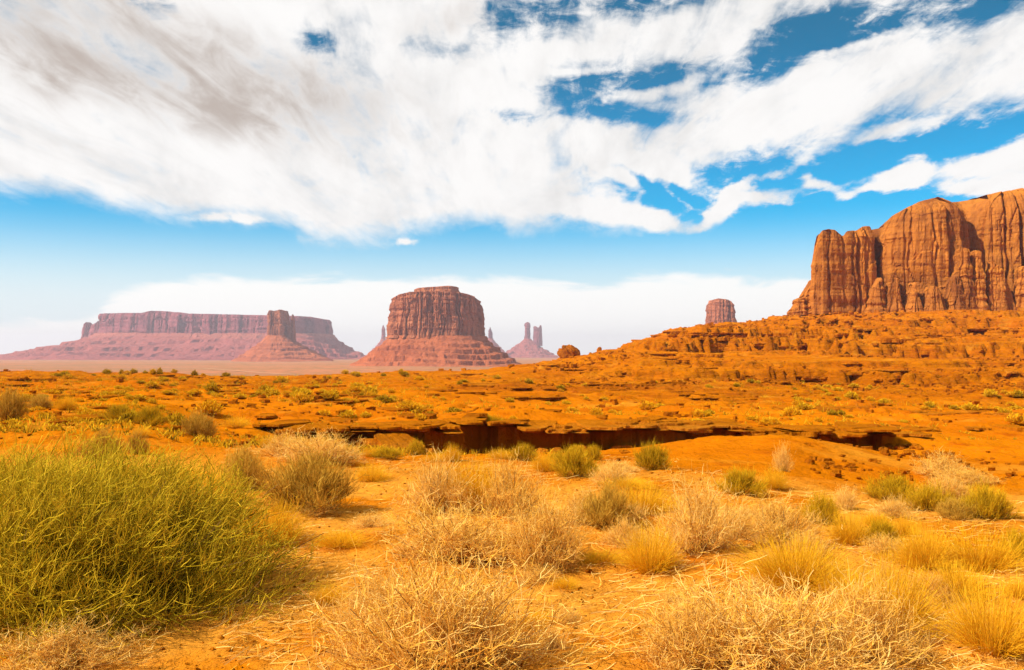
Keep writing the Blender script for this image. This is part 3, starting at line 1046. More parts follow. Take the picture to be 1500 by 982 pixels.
# caprock of the undercut bank, slab after slab
caps = [(392, 470, 'thin caprock slab at the left tip of the undercut bank'), (466, 556, 'long low caprock slab left of the break in the undercut bank'),
        (570, 640, 'short caprock slab just right of the break in the undercut bank'), (634, 690, 'caprock slab beside the deep dark cleft of the bank'), (680, 738, 'recessed caprock slab roofing the deep dark cleft'),
        (728, 808, 'thick rounded caprock slab right of the deep dark cleft'), (800, 868, 'caprock slab over the darkest hollow of the bank'),
        (862, 950, 'long caprock slab left of where the mound hides the bank'), (942, 1040, 'tapering caprock slab meeting the smooth orange mound'),
        (1030, 1092, 'short caprock slab just behind the left flank of the mound'), (1084, 1165, 'caprock slab behind the smooth orange mound'), (1158, 1240, 'long dark-shadowed caprock slab behind the mound'), (1234, 1296, 'caprock slab ending at the rubble at the right')]
for i, (a, b, lab) in enumerate(caps):
    pm = (a + b) / 2
    yl = float(ledge_y(np.array(pm)))
    ya, yb = float(ledge_y(np.array(float(a)))), float(ledge_y(np.array(float(b))))
    for half in (0, 1):
        pa, pb = (a, a + (b - a) * 0.52) if half == 0 else (a + (b - a) * 0.48, b)
        pm = (pa + pb) / 2
        yl = float(ledge_y(np.array(pm)))
        w = (pb - pa) / F * yl * random.uniform(1.14, 1.28)
        x = W(pm, yl)
        dpt = random.uniform(2.7, 3.3)
        yc = yl + dpt / 2 - random.uniform(0.95, 1.4)
        zt = float(H(x, yl + 1.5)) + 0.04 + 0.10 * random.random()
        th = random.uniform(0.13, 0.25)
        place_slab(x, yc, zt, w, dpt, th, math.atan2(yb - ya, w) * 0.3 + random.uniform(-0.06, 0.06), 400 + i * 18 + half * 7, ('left' if half == 0 else 'right') + ' piece of the ' + lab,
                   'caprock slabs of the undercut bank', tilt=random.uniform(-0.03, 0.03))

for k in range(30):
    pm = random.uniform(395, 1290)
    if 1035 < pm < 1090:
        continue
    yl = float(ledge_y(np.array(pm)))
    x = W(pm, yl)
    w = random.uniform(0.5, 1.5)
    top = random.random() < 0.55
    yy = yl + random.uniform(-0.9, 0.3) if top else yl - random.uniform(0.9, 2.0)
    zt = float(H(x, yl + 1.6)) + random.uniform(0.10, 0.24) if top else float(H(W(pm, yy), yy)) + random.uniform(0.15, 0.4)
    place_slab(W(pm, yy), yy, zt, w, w * random.uniform(0.6, 1.0), random.uniform(0.12, 0.3), random.uniform(-0.8, 0.8), 1500 + k * 3,
               'broken slab on the lip of the undercut bank' if top else 'fallen slab at the foot of the undercut bank',
               'broken slabs on the bank lip' if top else 'fallen slabs at the bank foot', tilt=random.uniform(-0.12, 0.12) if top else random.uniform(-0.5, 0.5), layers=1)

# bedding ledges showing on the flats and on the hillside: centre, length and thickness in photo scale
LEDGES = [
    (30, 556, 64, 5), (85, 572, 46, 5), (168, 575, 44, 6), (300, 570, 60, 6), (345, 577, 40, 5), (462, 560, 30, 5), (20, 566, 40, 4), (250, 552, 40, 4),
    (585, 549, 60, 4), (690, 566, 46, 5), (720, 574, 40, 5), (575, 600, 40, 5), (780, 585, 90, 6), (640, 573, 50, 4), (490, 590, 46, 5), (530, 578, 36, 4),
    (905, 572, 36, 4), (925, 571, 30, 4), (1000, 575, 30, 5), (1040, 583, 56, 6), (1095, 588, 46, 6), (985, 562, 36, 4), (850, 561, 50, 4), (880, 543, 60, 5), (845, 538, 60, 6),
    (830, 560, 50, 4), (1020, 540, 56, 5), (1100, 543, 36, 5), (1160, 598, 40, 5), (1230, 599, 34, 5), (1290, 594, 30, 4), (1240, 580, 50, 4), (1290, 586, 40, 4),
    (1365, 607, 36, 6), (1430, 606, 60, 6), (1490, 606, 40, 7), (1360, 632, 46, 6), (1330, 640, 50, 6), (1440, 632, 40, 4), (1490, 630, 40, 5), (1480, 597, 40, 5), (1310, 625, 30, 5),
    (1320, 494, 50, 6), (1310, 503, 46, 7), (1360, 501, 36, 5), (1360, 493, 40, 4), (1240, 523, 50, 8), (1335, 524, 30, 8), (1360, 522, 20, 7), (1420, 490, 80, 4),
    (1480, 488, 40, 4), (1260, 490, 60, 4), (1190, 488, 60, 4), (1150, 493, 70, 4),
    (1075, 490, 90, 4), (965, 489, 80, 6), (1060, 478, 50, 6), (1000, 481, 50, 4), (915, 502, 46, 6), (1040, 502, 40, 6), (1060, 512, 36, 6), (1170, 505, 50, 4), (960, 525, 60, 4), (1200, 543, 60, 4), (1300, 545, 60, 4),
    (1440, 560, 60, 4), (1130, 562, 60, 4), (1380, 580, 40, 4),
]
CHAINS = [(795, 540, 905, 545), (935, 490, 1095, 489), (980, 477, 1060, 478), (1100, 492, 1240, 490), (870, 505, 930, 503), (1000, 540, 1120, 545), (1290, 502, 1420, 490),
          (1180, 560, 1330, 556), (820, 560, 960, 566), (1330, 606, 1500, 606), (1000, 575, 1110, 588), (1120, 600, 1260, 598), (940, 520, 1060, 523), (1420, 488, 1500, 487), (1080, 512, 1200, 509),
          (0, 556, 65, 555), (60, 571, 110, 573), (150, 575, 195, 578), (285, 568, 350, 578), (460, 577, 560, 582), (560, 600, 620, 603), (640, 573, 700, 577), (690, 567, 760, 575), (420, 562, 480, 565), (230, 551, 330, 555)]
for (xa, ya, xb, yb) in CHAINS:
    q = xa
    while q < xb - 8:
        ln = random.uniform(18, 52)
        m_ = q + ln / 2
        LEDGES.append((m_, ya + (yb - ya) * (m_ - xa) / (xb - xa) + random.uniform(-1.2, 1.2), ln * 1.1, random.uniform(5, 8)))
        q += ln * random.choice((0.9, 1.0, 1.25))
for k in range(50):
    px = random.uniform(0, 1500)
    py = random.uniform(549, 622) if px < 760 else random.uniform(552 if px < 950 else 500, 622)
    LEDGES.append((px, py, random.uniform(12, 42), random.uniform(3.5, 6)))
zones = lambda px, py: ('slopes under the right cliff' if py < 535 and px > 820 else 'flats beyond the undercut bank' if px > 640 else 'flats before the valley rim on the left')
for i, (px, py, lp, tp) in enumerate(LEDGES):
    x, y, z = ground_at(px, py)
    if y > 420:
        continue
    w = lp / F * y * random.uniform(0.9, 1.15)
    th = max(0.22, tp / F * y * 0.75)
    dpt = max(1.6, min(w * 0.45, 9))
    z1 = float(H(x, y + dpt * 0.35))
    ends = sorted(float(H(x + q * w, y + dpt * 0.3)) for q in (-0.45, -0.2, 0.0, 0.2, 0.45))
    o = place_slab(x, y + dpt * 0.24, (ends[0] * 0.5 + ends[2] * 0.5) + th * 0.42, w, dpt, th, random.uniform(-0.10, 0.10), 700 + i * 5,
                   'narrow rock ledge breaking out of the ' + zones(px, py), 'rock ledges on the ' + zones(px, py), layers=random.choice((1, 2, 3)), name='rock_ledge')


def boulder_mesh(seed, sub=3, sq=(1, 1, 0.8), cut=0.35, rough=0.18):
    bm = bmesh.new()
    bmesh.ops.create_icosphere(bm, subdivisions=sub, radius=1.0)
    V = np.array([v.co[:] for v in bm.verts])
    rg = np.random.default_rng(seed)
    # flatten against random planes, as split sandstone does
    for _ in range(9):
        nrm = rg.normal(size=3)
        nrm /= np.linalg.norm(nrm)
        dd = rg.uniform(1 - cut, 0.95)
        over = np.maximum(V @ nrm - dd, 0)
        V -= over[:, None] * nrm * 0.92
    d = rough * 0.5 * (fbm(V[:, 0] * 2 + V[:, 2], V[:, 1] * 2 - V[:, 2] * 1.3, seed, 4))
    V *= (1 + d)[:, None]
    V *= np.array(sq)
    for v, c in zip(bm.verts, V):
        v.co = c
    me = bpy.data.meshes.new('boulder')
    bm.to_mesh(me)
    bm.free()
    return me


ROCKS = [boulder_mesh(500 + k, 2 if k < 5 else 3, (1, random.uniform(0.7, 1), random.uniform(0.5, 0.8))) for k in range(8)]


def put_rock(px, py, size_px, k, label, group, name='boulder', sink=0.25, cat='rock'):
    x, y, z = ground_at(px, py)
    s = size_px / F * y / 2
    me = ROCKS[k % len(ROCKS)]
    o = link_mesh(name, me, M['boulder'])
    o.location = (x, y, z + s * (0.6 - sink))
    o.rotation_euler = (random.uniform(-0.3, 0.3), random.uniform(-0.3, 0.3), random.uniform(0, 6.28))
    o.scale = (s * random.uniform(0.85, 1.2), s * random.uniform(0.8, 1.1), s * random.uniform(0.7, 1.1))
    tag(o, label, cat, group)
    return o


# the dome-shaped boulder on the ridge and the little horn beside it
x, y, z = ground_at(833, 524)
me = boulder_mesh(881, 4, (1.0, 1.0, 0.9), 0.26, 0.5)
M['dark_boulder'] = mat_rock('dark_boulder_sandstone', (0.34, 0.092, 0.008), (0.15, 0.036, 0.005), (0.44, 0.14, 0.015), 1.4, 0.5, 0.5)
o = link_mesh('dome_boulder', me, M['dark_boulder'])
sw = 32 / F * y / 2
o.location = (x, y, z + sw * 0.30)
o.scale = (sw, sw, sw * 0.9)
tag(o, 'large rounded boulder perched alone on the left end of the ridge', 'boulder')
x, y, z = ground_at(878, 507)
me = boulder_mesh(885, 3, (0.6, 0.6, 1.2), 0.4, 0.3)
o = link_mesh('rock_horn', me, M['boulder'])
sw = 14 / F * y / 2
o.location = (x, y, z + sw * 0.8)
o.scale = (sw, sw, sw)
tag(o, 'small pointed rock horn on the ridge right of the rounded boulder', 'rock')

# rubble spilling down right of the bank
for k in range(58):
    t = random.random()
    px = 1288 + 112 * t + random.uniform(-10, 10)
    py = 652 + 36 * t + random.uniform(-13, 9)
    put_rock(px, py, random.uniform(6, 16), k, 'broken block in the rubble spilling right of the undercut bank', 'rubble right of the undercut bank')
for k in range(70):
    px = random.uniform(420, 1300)
    yl = float(ledge_y(np.array(px)))
    yy = yl - random.uniform(0.2, 2.2)
    xx = W(px, yy)
    s = random.triangular(0.06, 0.42, 0.10)
    o = link_mesh('boulder', ROCKS[k % len(ROCKS)], M['boulder'])
    o.location = (xx, yy, float(H(xx, yy)) + s * 0.3)
    o.rotation_euler = (random.uniform(-0.4, 0.4), random.uniform(-0.4, 0.4), random.uniform(0, 6.28))
    o.scale = (s * 1.2, s, s * 0.8)
    tag(o, 'block fallen to the shaded foot of the undercut bank', 'rock', 'fallen blocks at the foot of the bank')
put_rock(1279, 656, 22, 6, 'pale upright block at the head of the rubble', None)
put_rock(1283, 645, 15, 3, 'pale block stacked above the upright block by the rubble', None)
# blocks at the foot of the cliff
for k in range(95):
    px = random.triangular(1165, 1500, 1225)
    py = 459 + abs(random.gauss(0, 14))
    put_rock(px, py, random.triangular(2.5, 10, 4), k, 'fallen block on the slope below the right cliff', 'fallen blocks below the right cliff')
# stones of the hillside and the flats
for k in range(75):
    px = random.uniform(850, 1180)
    py = random.uniform(505, 545)
    put_rock(px, py, random.uniform(2, 5), k, 'small stone lying on the orange ridge slope', 'stones on the ridge slope')
for k in range(60):
    px = random.uniform(380, 1480)
    py = random.uniform(556, 622)
    put_rock(px, py, random.uniform(3, 8), k, 'stone lying on the flats beyond the undercut bank', 'stones on the flats')
for (px, py, s, lab) in [(862, 838, 13, 'small pale stone on the sand right of the dry twigs'), (1095, 724, 12, 'pale stone under the yellow bush by the mound'), (800, 662, 9, 'brown stone at the foot of the bank left of its hollow'),
                         (915, 664, 14, 'orange block standing in the dark hollow of the bank'), (905, 675, 9, 'low pale block at the foot of the dark hollow')]:
    put_rock(px, py, s, 5, lab, None)


# ------------------------------------------------------------------ plants
def ribbons(P, w, taper=0.35, rg=rng):
    """P (N,K,3) centre lines -> flat twig strips"""
    N_, K = P.shape[:2]
    T = np.gradient(P, axis=1)
    T /= np.linalg.norm(T, axis=2, keepdims=True) + 1e-9
    R = rg.normal(size=(N_, 1, 3))
    S = np.cross(T, np.broadcast_to(R, T.shape))
    S /= np.linalg.norm(S, axis=2, keepdims=True) + 1e-9
    ww = (np.asarray(w).reshape(-1, 1) * np.linspace(1, taper, K)[None])[..., None] / 2
    V = np.stack([P - S * ww, P + S * ww], 2).reshape(-1, 3)
    b = (np.arange(N_) * K * 2)[:, None] + (np.arange(K - 1) * 2)[None]
    Q = np.stack([b, b + 1, b + 3, b + 2], -1).reshape(-1, 4)
    return V, Q


def main_stems(n, R, Ht, K, wig, rg, pmax=88, pmin=0, lean=(0, 0), curve=0.35, base=0.12, power=0.8, lmin=0.7):
    az = rg.uniform(0, 2 * math.pi, n)
    ph = np.radians(pmin + (pmax - pmin) * rg.random(n) ** power)
    d = np.stack([np.sin(ph) * np.cos(az), np.sin(ph) * np.sin(az), np.cos(ph)], -1)
    d[:, 0] += lean[0]
    d[:, 1] += lean[1]
    d /= np.linalg.norm(d, axis=1, keepdims=True)
    hr = np.hypot(d[:, 0], d[:, 1])
    L = 1 / np.sqrt((hr / R) ** 2 + (d[:, 2] / Ht) ** 2) * rg.uniform(lmin, 1.05, n)
    b = np.stack([np.cos(az), np.sin(az), 0 * az], -1) * (R * base * rg.random(n))[:, None]
    s = np.linspace(0, 1, K)[None, :, None]
    P = b[:, None] + L[:, None, None] * d[:, None] * s
    # first sideways, then up
    P[:, :, 2] += (-curve * L * np.sin(ph) * 0.6)[:, None] * (s * (1 - s))[:, :, 0]
    w = rg.normal(size=P.shape) * wig * L[:, None, None]
    w[:, 0] = 0
    P += np.cumsum(w, 1)
    P[:, :, 2] = np.maximum(P[:, :, 2], 0.004)
    return P


def side_twigs(P, n, lo, hi, rg, K=4, wig=0.04, smin=0.3, smax=1.0, a=0.8, b=0.6, up=0.3, bias=(0, 0, 0)):
    N_, K0 = P.shape[:2]
    i = rg.integers(0, N_, n)
    s = rg.uniform(smin, smax, n) * (K0 - 1)
    j = np.minimum(s.astype(int), K0 - 2)
    f = (s - j)[:, None]
    p0 = P[i, j] * (1 - f) + P[i, j + 1] * f
    t = P[i, j + 1] - P[i, j]
    t /= np.linalg.norm(t, axis=1, keepdims=True) + 1e-9
    d = a * t + b * rg.normal(size=(n, 3)) + np.array([0, 0, up]) + np.array(bias)
    d /= np.linalg.norm(d, axis=1, keepdims=True)
    L = rg.uniform(lo, hi, n)
    s = np.linspace(0, 1, K)[None, :, None]
    Q = p0[:, None] + d[:, None] * L[:, None, None] * s
    Q[:, :, 2] += (0.15 * L)[:, None] * (s[:, :, 0] ** 2)
    w = rg.normal(size=Q.shape) * wig * L[:, None, None]
    w[:, 0] = 0
    Q += np.cumsum(w, 1)
    Q[:, :, 2] = np.maximum(Q[:, :, 2], 0.003)
    return Q


def twig_mesh(name, sets, rg):
    """sets: list of (P, width, taper, tint base, tint spread)"""
    VV, QQ, TT, o = [], [], [], 0
    for P, w, tp, t0, ts in sets:
        wv = w * rg.uniform(0.7, 1.3, len(P))
        V, Q = ribbons(P, wv, tp, rg)
        VV.append(V)
        QQ.append(Q + o)
        o += len(V)
        tw_ = t0 + ts * rg.uniform(-1, 1, len(P))
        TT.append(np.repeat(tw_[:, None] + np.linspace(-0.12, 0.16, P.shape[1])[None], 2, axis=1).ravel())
    return np_mesh(name, np.concatenate(VV), np.concatenate(QQ), True, np.concatenate(TT))


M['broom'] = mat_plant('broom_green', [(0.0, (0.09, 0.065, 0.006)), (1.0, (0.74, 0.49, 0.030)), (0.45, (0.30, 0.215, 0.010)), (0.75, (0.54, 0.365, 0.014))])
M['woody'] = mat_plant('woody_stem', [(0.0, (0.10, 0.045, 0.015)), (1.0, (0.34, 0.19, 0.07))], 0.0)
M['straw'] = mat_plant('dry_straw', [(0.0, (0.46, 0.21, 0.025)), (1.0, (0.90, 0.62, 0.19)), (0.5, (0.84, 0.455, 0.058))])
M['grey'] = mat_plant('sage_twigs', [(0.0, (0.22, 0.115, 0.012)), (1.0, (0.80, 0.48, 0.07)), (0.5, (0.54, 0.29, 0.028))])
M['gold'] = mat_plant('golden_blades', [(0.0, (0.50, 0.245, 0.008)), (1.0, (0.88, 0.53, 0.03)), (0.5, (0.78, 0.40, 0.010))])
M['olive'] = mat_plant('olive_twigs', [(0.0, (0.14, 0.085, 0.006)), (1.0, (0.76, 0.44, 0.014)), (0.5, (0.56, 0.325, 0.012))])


def plant(name, parts):
    r = empty(name, (0, 0, 0))
    for nm, sets, mat, rg in parts:
        link_mesh(nm, twig_mesh(nm, sets, rg), M[mat], r)
    return r


def proto_pale(seed, n=110, tw=5200, w=0.0042):          # brittle, straw-pale twiggy shrub; 1 m wide, 0.5 m high
    rg = np.random.default_rng(seed)
    s = main_stems(n, 0.48, 0.46, 7, 0.030, rg, 86, lmin=0.6)
    a = side_twigs(s, tw // 3, 0.08, 0.24, rg, 5, 0.06, 0.2, 1, 0.7, 0.7, 0.25)
    b = side_twigs(a, tw, 0.03, 0.10, rg, 4, 0.07, 0.2, 1, 0.6, 0.8, 0.25)
    return plant('dry_shrub', [('stems', [(s, w * 1.7, 0.5, 0.55, 0.4)], 'woody', rg), ('twigs', [(a, w * 1.1, 0.5, 0.5, 0.4), (b, w * 0.85, 0.5, 0.62, 0.38)], 'straw', rg)])


def proto_grey(seed, n=110, tw=5600, w=0.0045):          # rounded sage-like shrub, dark below
    rg = np.random.default_rng(seed)
    s = main_stems(n, 0.42, 0.44, 7, 0.020, rg, 84, lmin=0.7)
    a = side_twigs(s, tw // 3, 0.08, 0.20, rg, 4, 0.04, 0.35, 1, 0.9, 0.5, 0.4)
    b = side_twigs(a, tw, 0.04, 0.11, rg, 4, 0.04, 0.2, 1, 0.8, 0.55, 0.45)
    return plant('sagebrush', [('stems', [(s, w * 1.8, 0.4, 0.2, 0.2)], 'woody', rg), ('foliage', [(a, w, 0.5, 0.3, 0.3), (b, w, 0.4, 0.6, 0.4)], 'grey', rg)])


def proto_olive(seed, n=110, tw=4800, w=0.005):
    rg = np.random.default_rng(seed)
    s = main_stems(n, 0.42, 0.44, 7, 0.020, rg, 84, lmin=0.7)
    a = side_twigs(s, tw // 3, 0.08, 0.20, rg, 4, 0.04, 0.35, 1, 0.9, 0.45, 0.4)
    b = side_twigs(a, tw, 0.05, 0.13, rg, 4, 0.04, 0.2, 1, 0.9, 0.45, 0.5)
    return plant('rabbitbrush', [('stems', [(s, w * 1.7, 0.4, 0.2, 0.2)], 'woody', rg), ('foliage', [(a, w, 0.5, 0.3, 0.3), (b, w, 0.4, 0.6, 0.42)], 'olive', rg)])


def proto_gold(seed, n=1500, w=0.0045, Ht=0.55):       # bunch grass fan
    rg = np.random.default_rng(seed)
    s = main_stems(n, 0.46, Ht, 7, 0.012, rg, 78, 0, curve=-0.1, base=0.45, power=0.75, lmin=0.5)
    s[:, :, 2] += 0.10 * np.linspace(0, 1, 7)[None] * (1 - np.linspace(0, 1, 7)[None])
    st = main_stems(60, 0.26, 0.2, 5, 0.02, rg, 70)
    b = side_twigs(s, n, 0.04, 0.12, rg, 3, 0.03, 0.5, 1, 1.0, 0.3, 0.3)
    return plant('golden_grass', [('stems', [(st, w * 1.8, 0.4, 0.2, 0.2)], 'woody', rg), ('blades', [(s, w, 0.25, 0.5, 0.45), (b, w * 0.7, 0.3, 0.7, 0.3)], 'gold', rg)])


PROTO = {'pale': [proto_pale(1), proto_pale(2, 70, 4200), proto_pale(9, 150, 5600), proto_pale(12, 90, 3000)], 'grey': [proto_grey(3), proto_grey(4, 80, 4600), proto_grey(13, 150)],
         'olive': [proto_olive(5), proto_olive(6, 80), proto_olive(14, 140, 4200)], 'gold': [proto_gold(7), proto_gold(8, 1100, 0.005, 0.48), proto_gold(15, 2000, 0.004, 0.60)]}
used = set()


def measure(r):
    V = np.concatenate([np.array([v.co[:] for v in c.data.vertices]) for c in r.children])
    return 2 * np.percentile(np.hypot(V[:, 0], V[:, 1]), 96), np.percentile(V[:, 2], 97.5)


SIZE = {id(p): measure(p) for ps in PROTO.values() for p in ps}


def put_plant(kind, k, px, base, wpx, hpx, label, group=None, cat='shrub'):
    p = PROTO[kind][random.randrange(len(PROTO[kind]))]
    if id(p) in used:
        o = copy_tree(p)
    else:
        o = p
        used.add(id(p))
    x, y, z = ground_at(px, base)
    pw, ph = SIZE[id(p)]
    w = wpx / F * y
    h = hpx / F * y
    y += w * 0.12
    x = W(px, y)
    o.location = (x, y, float(H(x, y)) - 0.02)
    o.rotation_euler = (0, 0, random.uniform(0, 6.28))
    o.scale = (w / pw * random.uniform(0.95, 1.1), w / pw * random.uniform(0.8, 1.1), h / ph)
    tag(o, label, cat)
    if group:
        o['group'] = group
    elif 'group' in o:
        del o['group']
    return o


# the big green broom at the left edge
def big_broom():
    rg = np.random.default_rng(77)
    R, Ht = 1.80, 1.16
    s = main_stems(300, R * 0.80, Ht * 0.80, 9, 0.020, rg, 90, lean=(0.06, -0.02), curve=0.35, base=0.30, power=0.72, lmin=0.7)
    a = side_twigs(s, 5600, 0.16, 0.44, rg, 7, 0.045, 0.25, 1, 0.9, 0.55, 0.10, (0.14, 0, 0))
    b = side_twigs(a, 19000, 0.09, 0.24, rg, 5, 0.040, 0.2, 1, 0.85, 0.52, 0.16, (0.16, 0, 0))
    c = side_twigs(b, 22000, 0.05, 0.14, rg, 4, 0.040, 0.3, 1, 0.85, 0.50, 0.20, (0.16, 0, 0))

    def inside(P):
        t = P[:, -1]
        q = (t[:, 0] / R) ** 2 + (t[:, 1] / R) ** 2 + (t[:, 2] / Ht) ** 2
        lim = 1.0 + 0.13 * fbm(t[:, 0] * 3.0, t[:, 1] * 3.0 + t[:, 2] * 2, 91, 3) + 0.05 * rg.normal(size=len(P))
        return P[q < lim]
    d_ = side_twigs(s, 16000, 0.08, 0.26, rg, 5, 0.05, 0.05, 0.8, 0.6, 0.75, 0.05)
    a, b, c, d_ = inside(a), inside(b), inside(c), inside(d_)
    r = plant('broom_shrub', [('stems', [(s, 0.011, 0.35, 0.3, 0.3)], 'woody', rg),
                              ('foliage', [(d_, 0.006, 0.5, 0.42, 0.3), (a, 0.0062, 0.5, 0.46, 0.3), (b, 0.0048, 0.45, 0.58, 0.32), (c, 0.0044, 0.4, 0.88, 0.28)], 'broom', rg)])  # inner twigs tinted darker than the tips, painting in the core's shade
    x, y, z = ground_at(120, 935)
    y += 1.0
    x = W(100, y)
    r.location = (x, y, float(H(x, y)) - 0.03)
    tag(r, 'huge yellow-green broom-like bush filling the lower left corner', 'shrub')


big_broom()

PLANTS = [
    # foreground
    ('pale', 0, 650, 985, 360, 145, 'wide straw-coloured dry shrub at the bottom centre'),
    ('pale', 1, 95, 990, 230, 58, 'broken straw-coloured twigs in front of the big green bush'),
    ('pale', 1, 560, 945, 150, 100, 'low dry shrub leaning out left of the wide one at the bottom'),
    ('pale', 1, 1130, 990, 340, 112, 'bleached tangle of dead twigs at the bottom right of centre'),
    ('pale', 0, 1260, 965, 200, 100, 'smaller bleached twig tangle right of the big one'),
    ('pale', 0, 1010, 975, 160, 80, 'loose low dry shrub left of the bleached tangle'),
    ('gold', 0, 1298, 925, 150, 100, 'tall golden grass tuft with dark base at the lower right'),
    ('gold', 1, 1450, 955, 150, 95, 'golden grass tuft at the lower right edge'),
    ('gold', 1, 1165, 858, 160, 62, 'broad low golden grass mound above the bleached tangle'),
    ('gold', 0, 952, 838, 96, 66, 'upright orange-gold grass tuft with dark base in the middle of the sand'),
    ('pale', 1, 1022, 808, 130, 90, 'rounded straw shrub right of the upright gold tuft'),
    ('pale', 0, 1142, 800, 130, 64, 'wide tan shrub with dark centre right of the rounded straw one'),
    ('grey', 0, 888, 772, 100, 58, 'tan shrub with dark right side behind the gold tuft'),
    ('gold', 1, 692, 746, 110, 66, 'pale gold bush rising among dry twigs near the centre'),
    ('pale', 0, 640, 752, 130, 76, 'pale dry shrub left of the central gold bush'),
    ('pale', 1, 745, 760, 120, 78, 'pale dry shrub right of the central gold bush'),
    ('pale', 1, 675, 822, 200, 72, 'sprawling brittle twigs in front of the central gold bush'),
    ('pale', 0, 795, 830, 140, 84, 'reddish dry shrub on the sand right of the sprawling twigs'),
    ('grey', 1, 452, 748, 130, 76, 'large round grey-brown shrub with black base left of centre'),
    ('grey', 0, 355, 716, 84, 54, 'grey-brown shrub just left of the large round one'),
    ('gold', 0, 545, 706, 60, 26, 'low golden tuft between the round shrub and the pale dry shrubs'),
    ('gold', 1, 395, 800, 120, 60, 'yellow grass glowing behind the right end of the green bush'),
    ('olive', 0, 842, 698, 90, 38, 'yellow-olive bush before the dark hollow of the bank'),
    ('gold', 1, 800, 690, 50, 26, 'small golden tuft left of the yellow-olive bush'),
    ('olive', 1, 955, 688, 64, 34, 'yellow bush where the bank meets the orange mound'),
    ('gold', 0, 940, 752, 110, 40, 'golden tuft between the tan shrub and the orange mound'),
    ('olive', 0, 1085, 724, 74, 34, 'yellow bush above a pale stone at the foot of the mound'),
    ('gold', 0, 1132, 716, 44, 30, 'bright yellow tuft on the left flank of the mound'),
    ('pale', 1, 1145, 690, 40, 36, 'wispy dry plant standing on the orange mound'),
    ('olive', 1, 1202, 768, 56, 40, 'olive-yellow bush right of the wide tan shrub'),
    ('gold', 0, 1243, 798, 74, 44, 'yellow grass tuft left of a small dark shrub'),
    ('olive', 0, 1290, 797, 54, 34, 'small dark green shrub beside yellow grass at the right'),
    ('olive', 1, 1308, 732, 80, 34, 'dark green and yellow shrub at the upper end of the bank row on the right'),
    ('olive', 0, 1358, 748, 76, 36, 'dark green shrub in the middle of the bank row on the right'),
    ('grey', 1, 1398, 760, 60, 28, 'greyish shrub at the lower end of the bank row on the right'),
    ('olive', 1, 1440, 760, 84, 46, 'yellow and dark green shrub apart to the right of the bank row'),
    ('gold', 1, 1352, 832, 110, 56, 'broad yellow tuft in the yellow patch at the right'),
    ('gold', 0, 1435, 836, 130, 58, 'large yellow tuft in the yellow patch near the right edge'),
    ('olive', 0, 1487, 818, 60, 40, 'olive tuft at the right edge beside the yellow patch'),
    ('gold', 1, 1395, 880, 130, 50, 'flattened yellow tuft below the yellow patch at the right'),
    ('gold', 0, 1225, 880, 90, 46, 'thin golden tuft between the mound of gold and the tall gold tuft'),
    # left slope
    ('grey', 0, 15, 616, 50, 42, 'brown-green shrub at the left edge on the orange slope'),
    ('grey', 1, 60, 598, 40, 20, 'dark low shrub right of the shrub at the left edge'),
    ('gold', 0, 96, 601, 36, 20, 'yellow tuft on the left slope beside a dark low shrub'),
    ('olive', 0, 174, 614, 46, 20, 'olive shrub left of two joined shrubs on the left slope'),
    ('olive', 1, 220, 623, 52, 26, 'right one of two joined olive shrubs on the left slope'),
    ('grey', 0, 292, 641, 56, 34, 'brown round shrub on the left slope near the bank tip'),
    ('grey', 1, 150, 673, 64, 40, 'grey-brown shrub just above the top of the green bush'),
    ('grey', 0, 203, 666, 34, 32, 'narrow dark shrub right of the grey-brown one above the green bush'),
    ('gold', 1, 208, 640, 34, 16, 'small yellow tuft above the narrow dark shrub on the left slope'),
    ('gold', 0, 345, 628, 44, 16, 'small yellow tuft at the left tip of the bank'),
    ('pale', 0, 470, 680, 120, 40, 'pale grass clump behind the large round shrub'),
    ('pale', 1, 415, 668, 80, 32, 'pale grass clump below the left tip of the bank'),
    ('gold', 0, 300, 760, 120, 70, 'sandy yellow grass behind the shoulder of the green bush'),
]
for a in PLANTS:
    put_plant(*a[:7])
for k in range(15):
    px = 400 + 34 * k + random.uniform(-10, 10)
    py = 660 + random.uniform(-5, 14) + (6 if px > 600 else 0)
    put_plant(random.choice(('gold', 'olive', 'gold', 'pale')), k, px, py, random.uniform(28, 52), random.uniform(14, 24), 'small yellowish clump in the row below the undercut bank', 'clumps below the undercut bank')
for k in range(95):
    px = random.uniform(450, 1510) if k < 50 else random.triangular(850, 1510, 1400)
    py = random.uniform(690, 965)
    if 985 < px < 1340 and py < 745:
        continue
    put_plant(random.choice(('gold', 'pale', 'pale')), k, px, py, random.uniform(40, 90), random.uniform(14, 34), 'thin low tuft of dry grass on the foreground sand', 'dry grass tufts on the foreground sand', 'grass')


for ps in PROTO.values():
    for p in ps:
        if id(p) not in used:
            for ch in list(p.children):
                bpy.data.objects.remove(ch)
            bpy.data.objects.remove(p)


# distant small shrubs: one light mesh each
def small_proto(seed, mat, tint):
    rg = np.random.default_rng(seed)
    s = main_stems(240, 0.48, 0.5, 4, 0.02, rg, 88, lmin=0.6, base=0.3)
    a = side_twigs(s, 420, 0.10, 0.24, rg, 3, 0.03, 0.3, 1, 0.8, 0.6, 0.3)
    me = twig_mesh('desert_shrub', [(s, 0.045, 0.6, tint, 0.3), (a, 0.05, 0.6, tint + 0.1, 0.35)], rg)
    me.materials.append(M[mat])
    return me


SMALL = {'dark': [small_proto(60 + k, 'olive', 0.25) for k in range(3)], 'yellow': [small_proto(70 + k, 'gold', 0.22) for k in range(2)], 'olive': [small_proto(80 + k, 'olive', 0.6) for k in range(2)]}


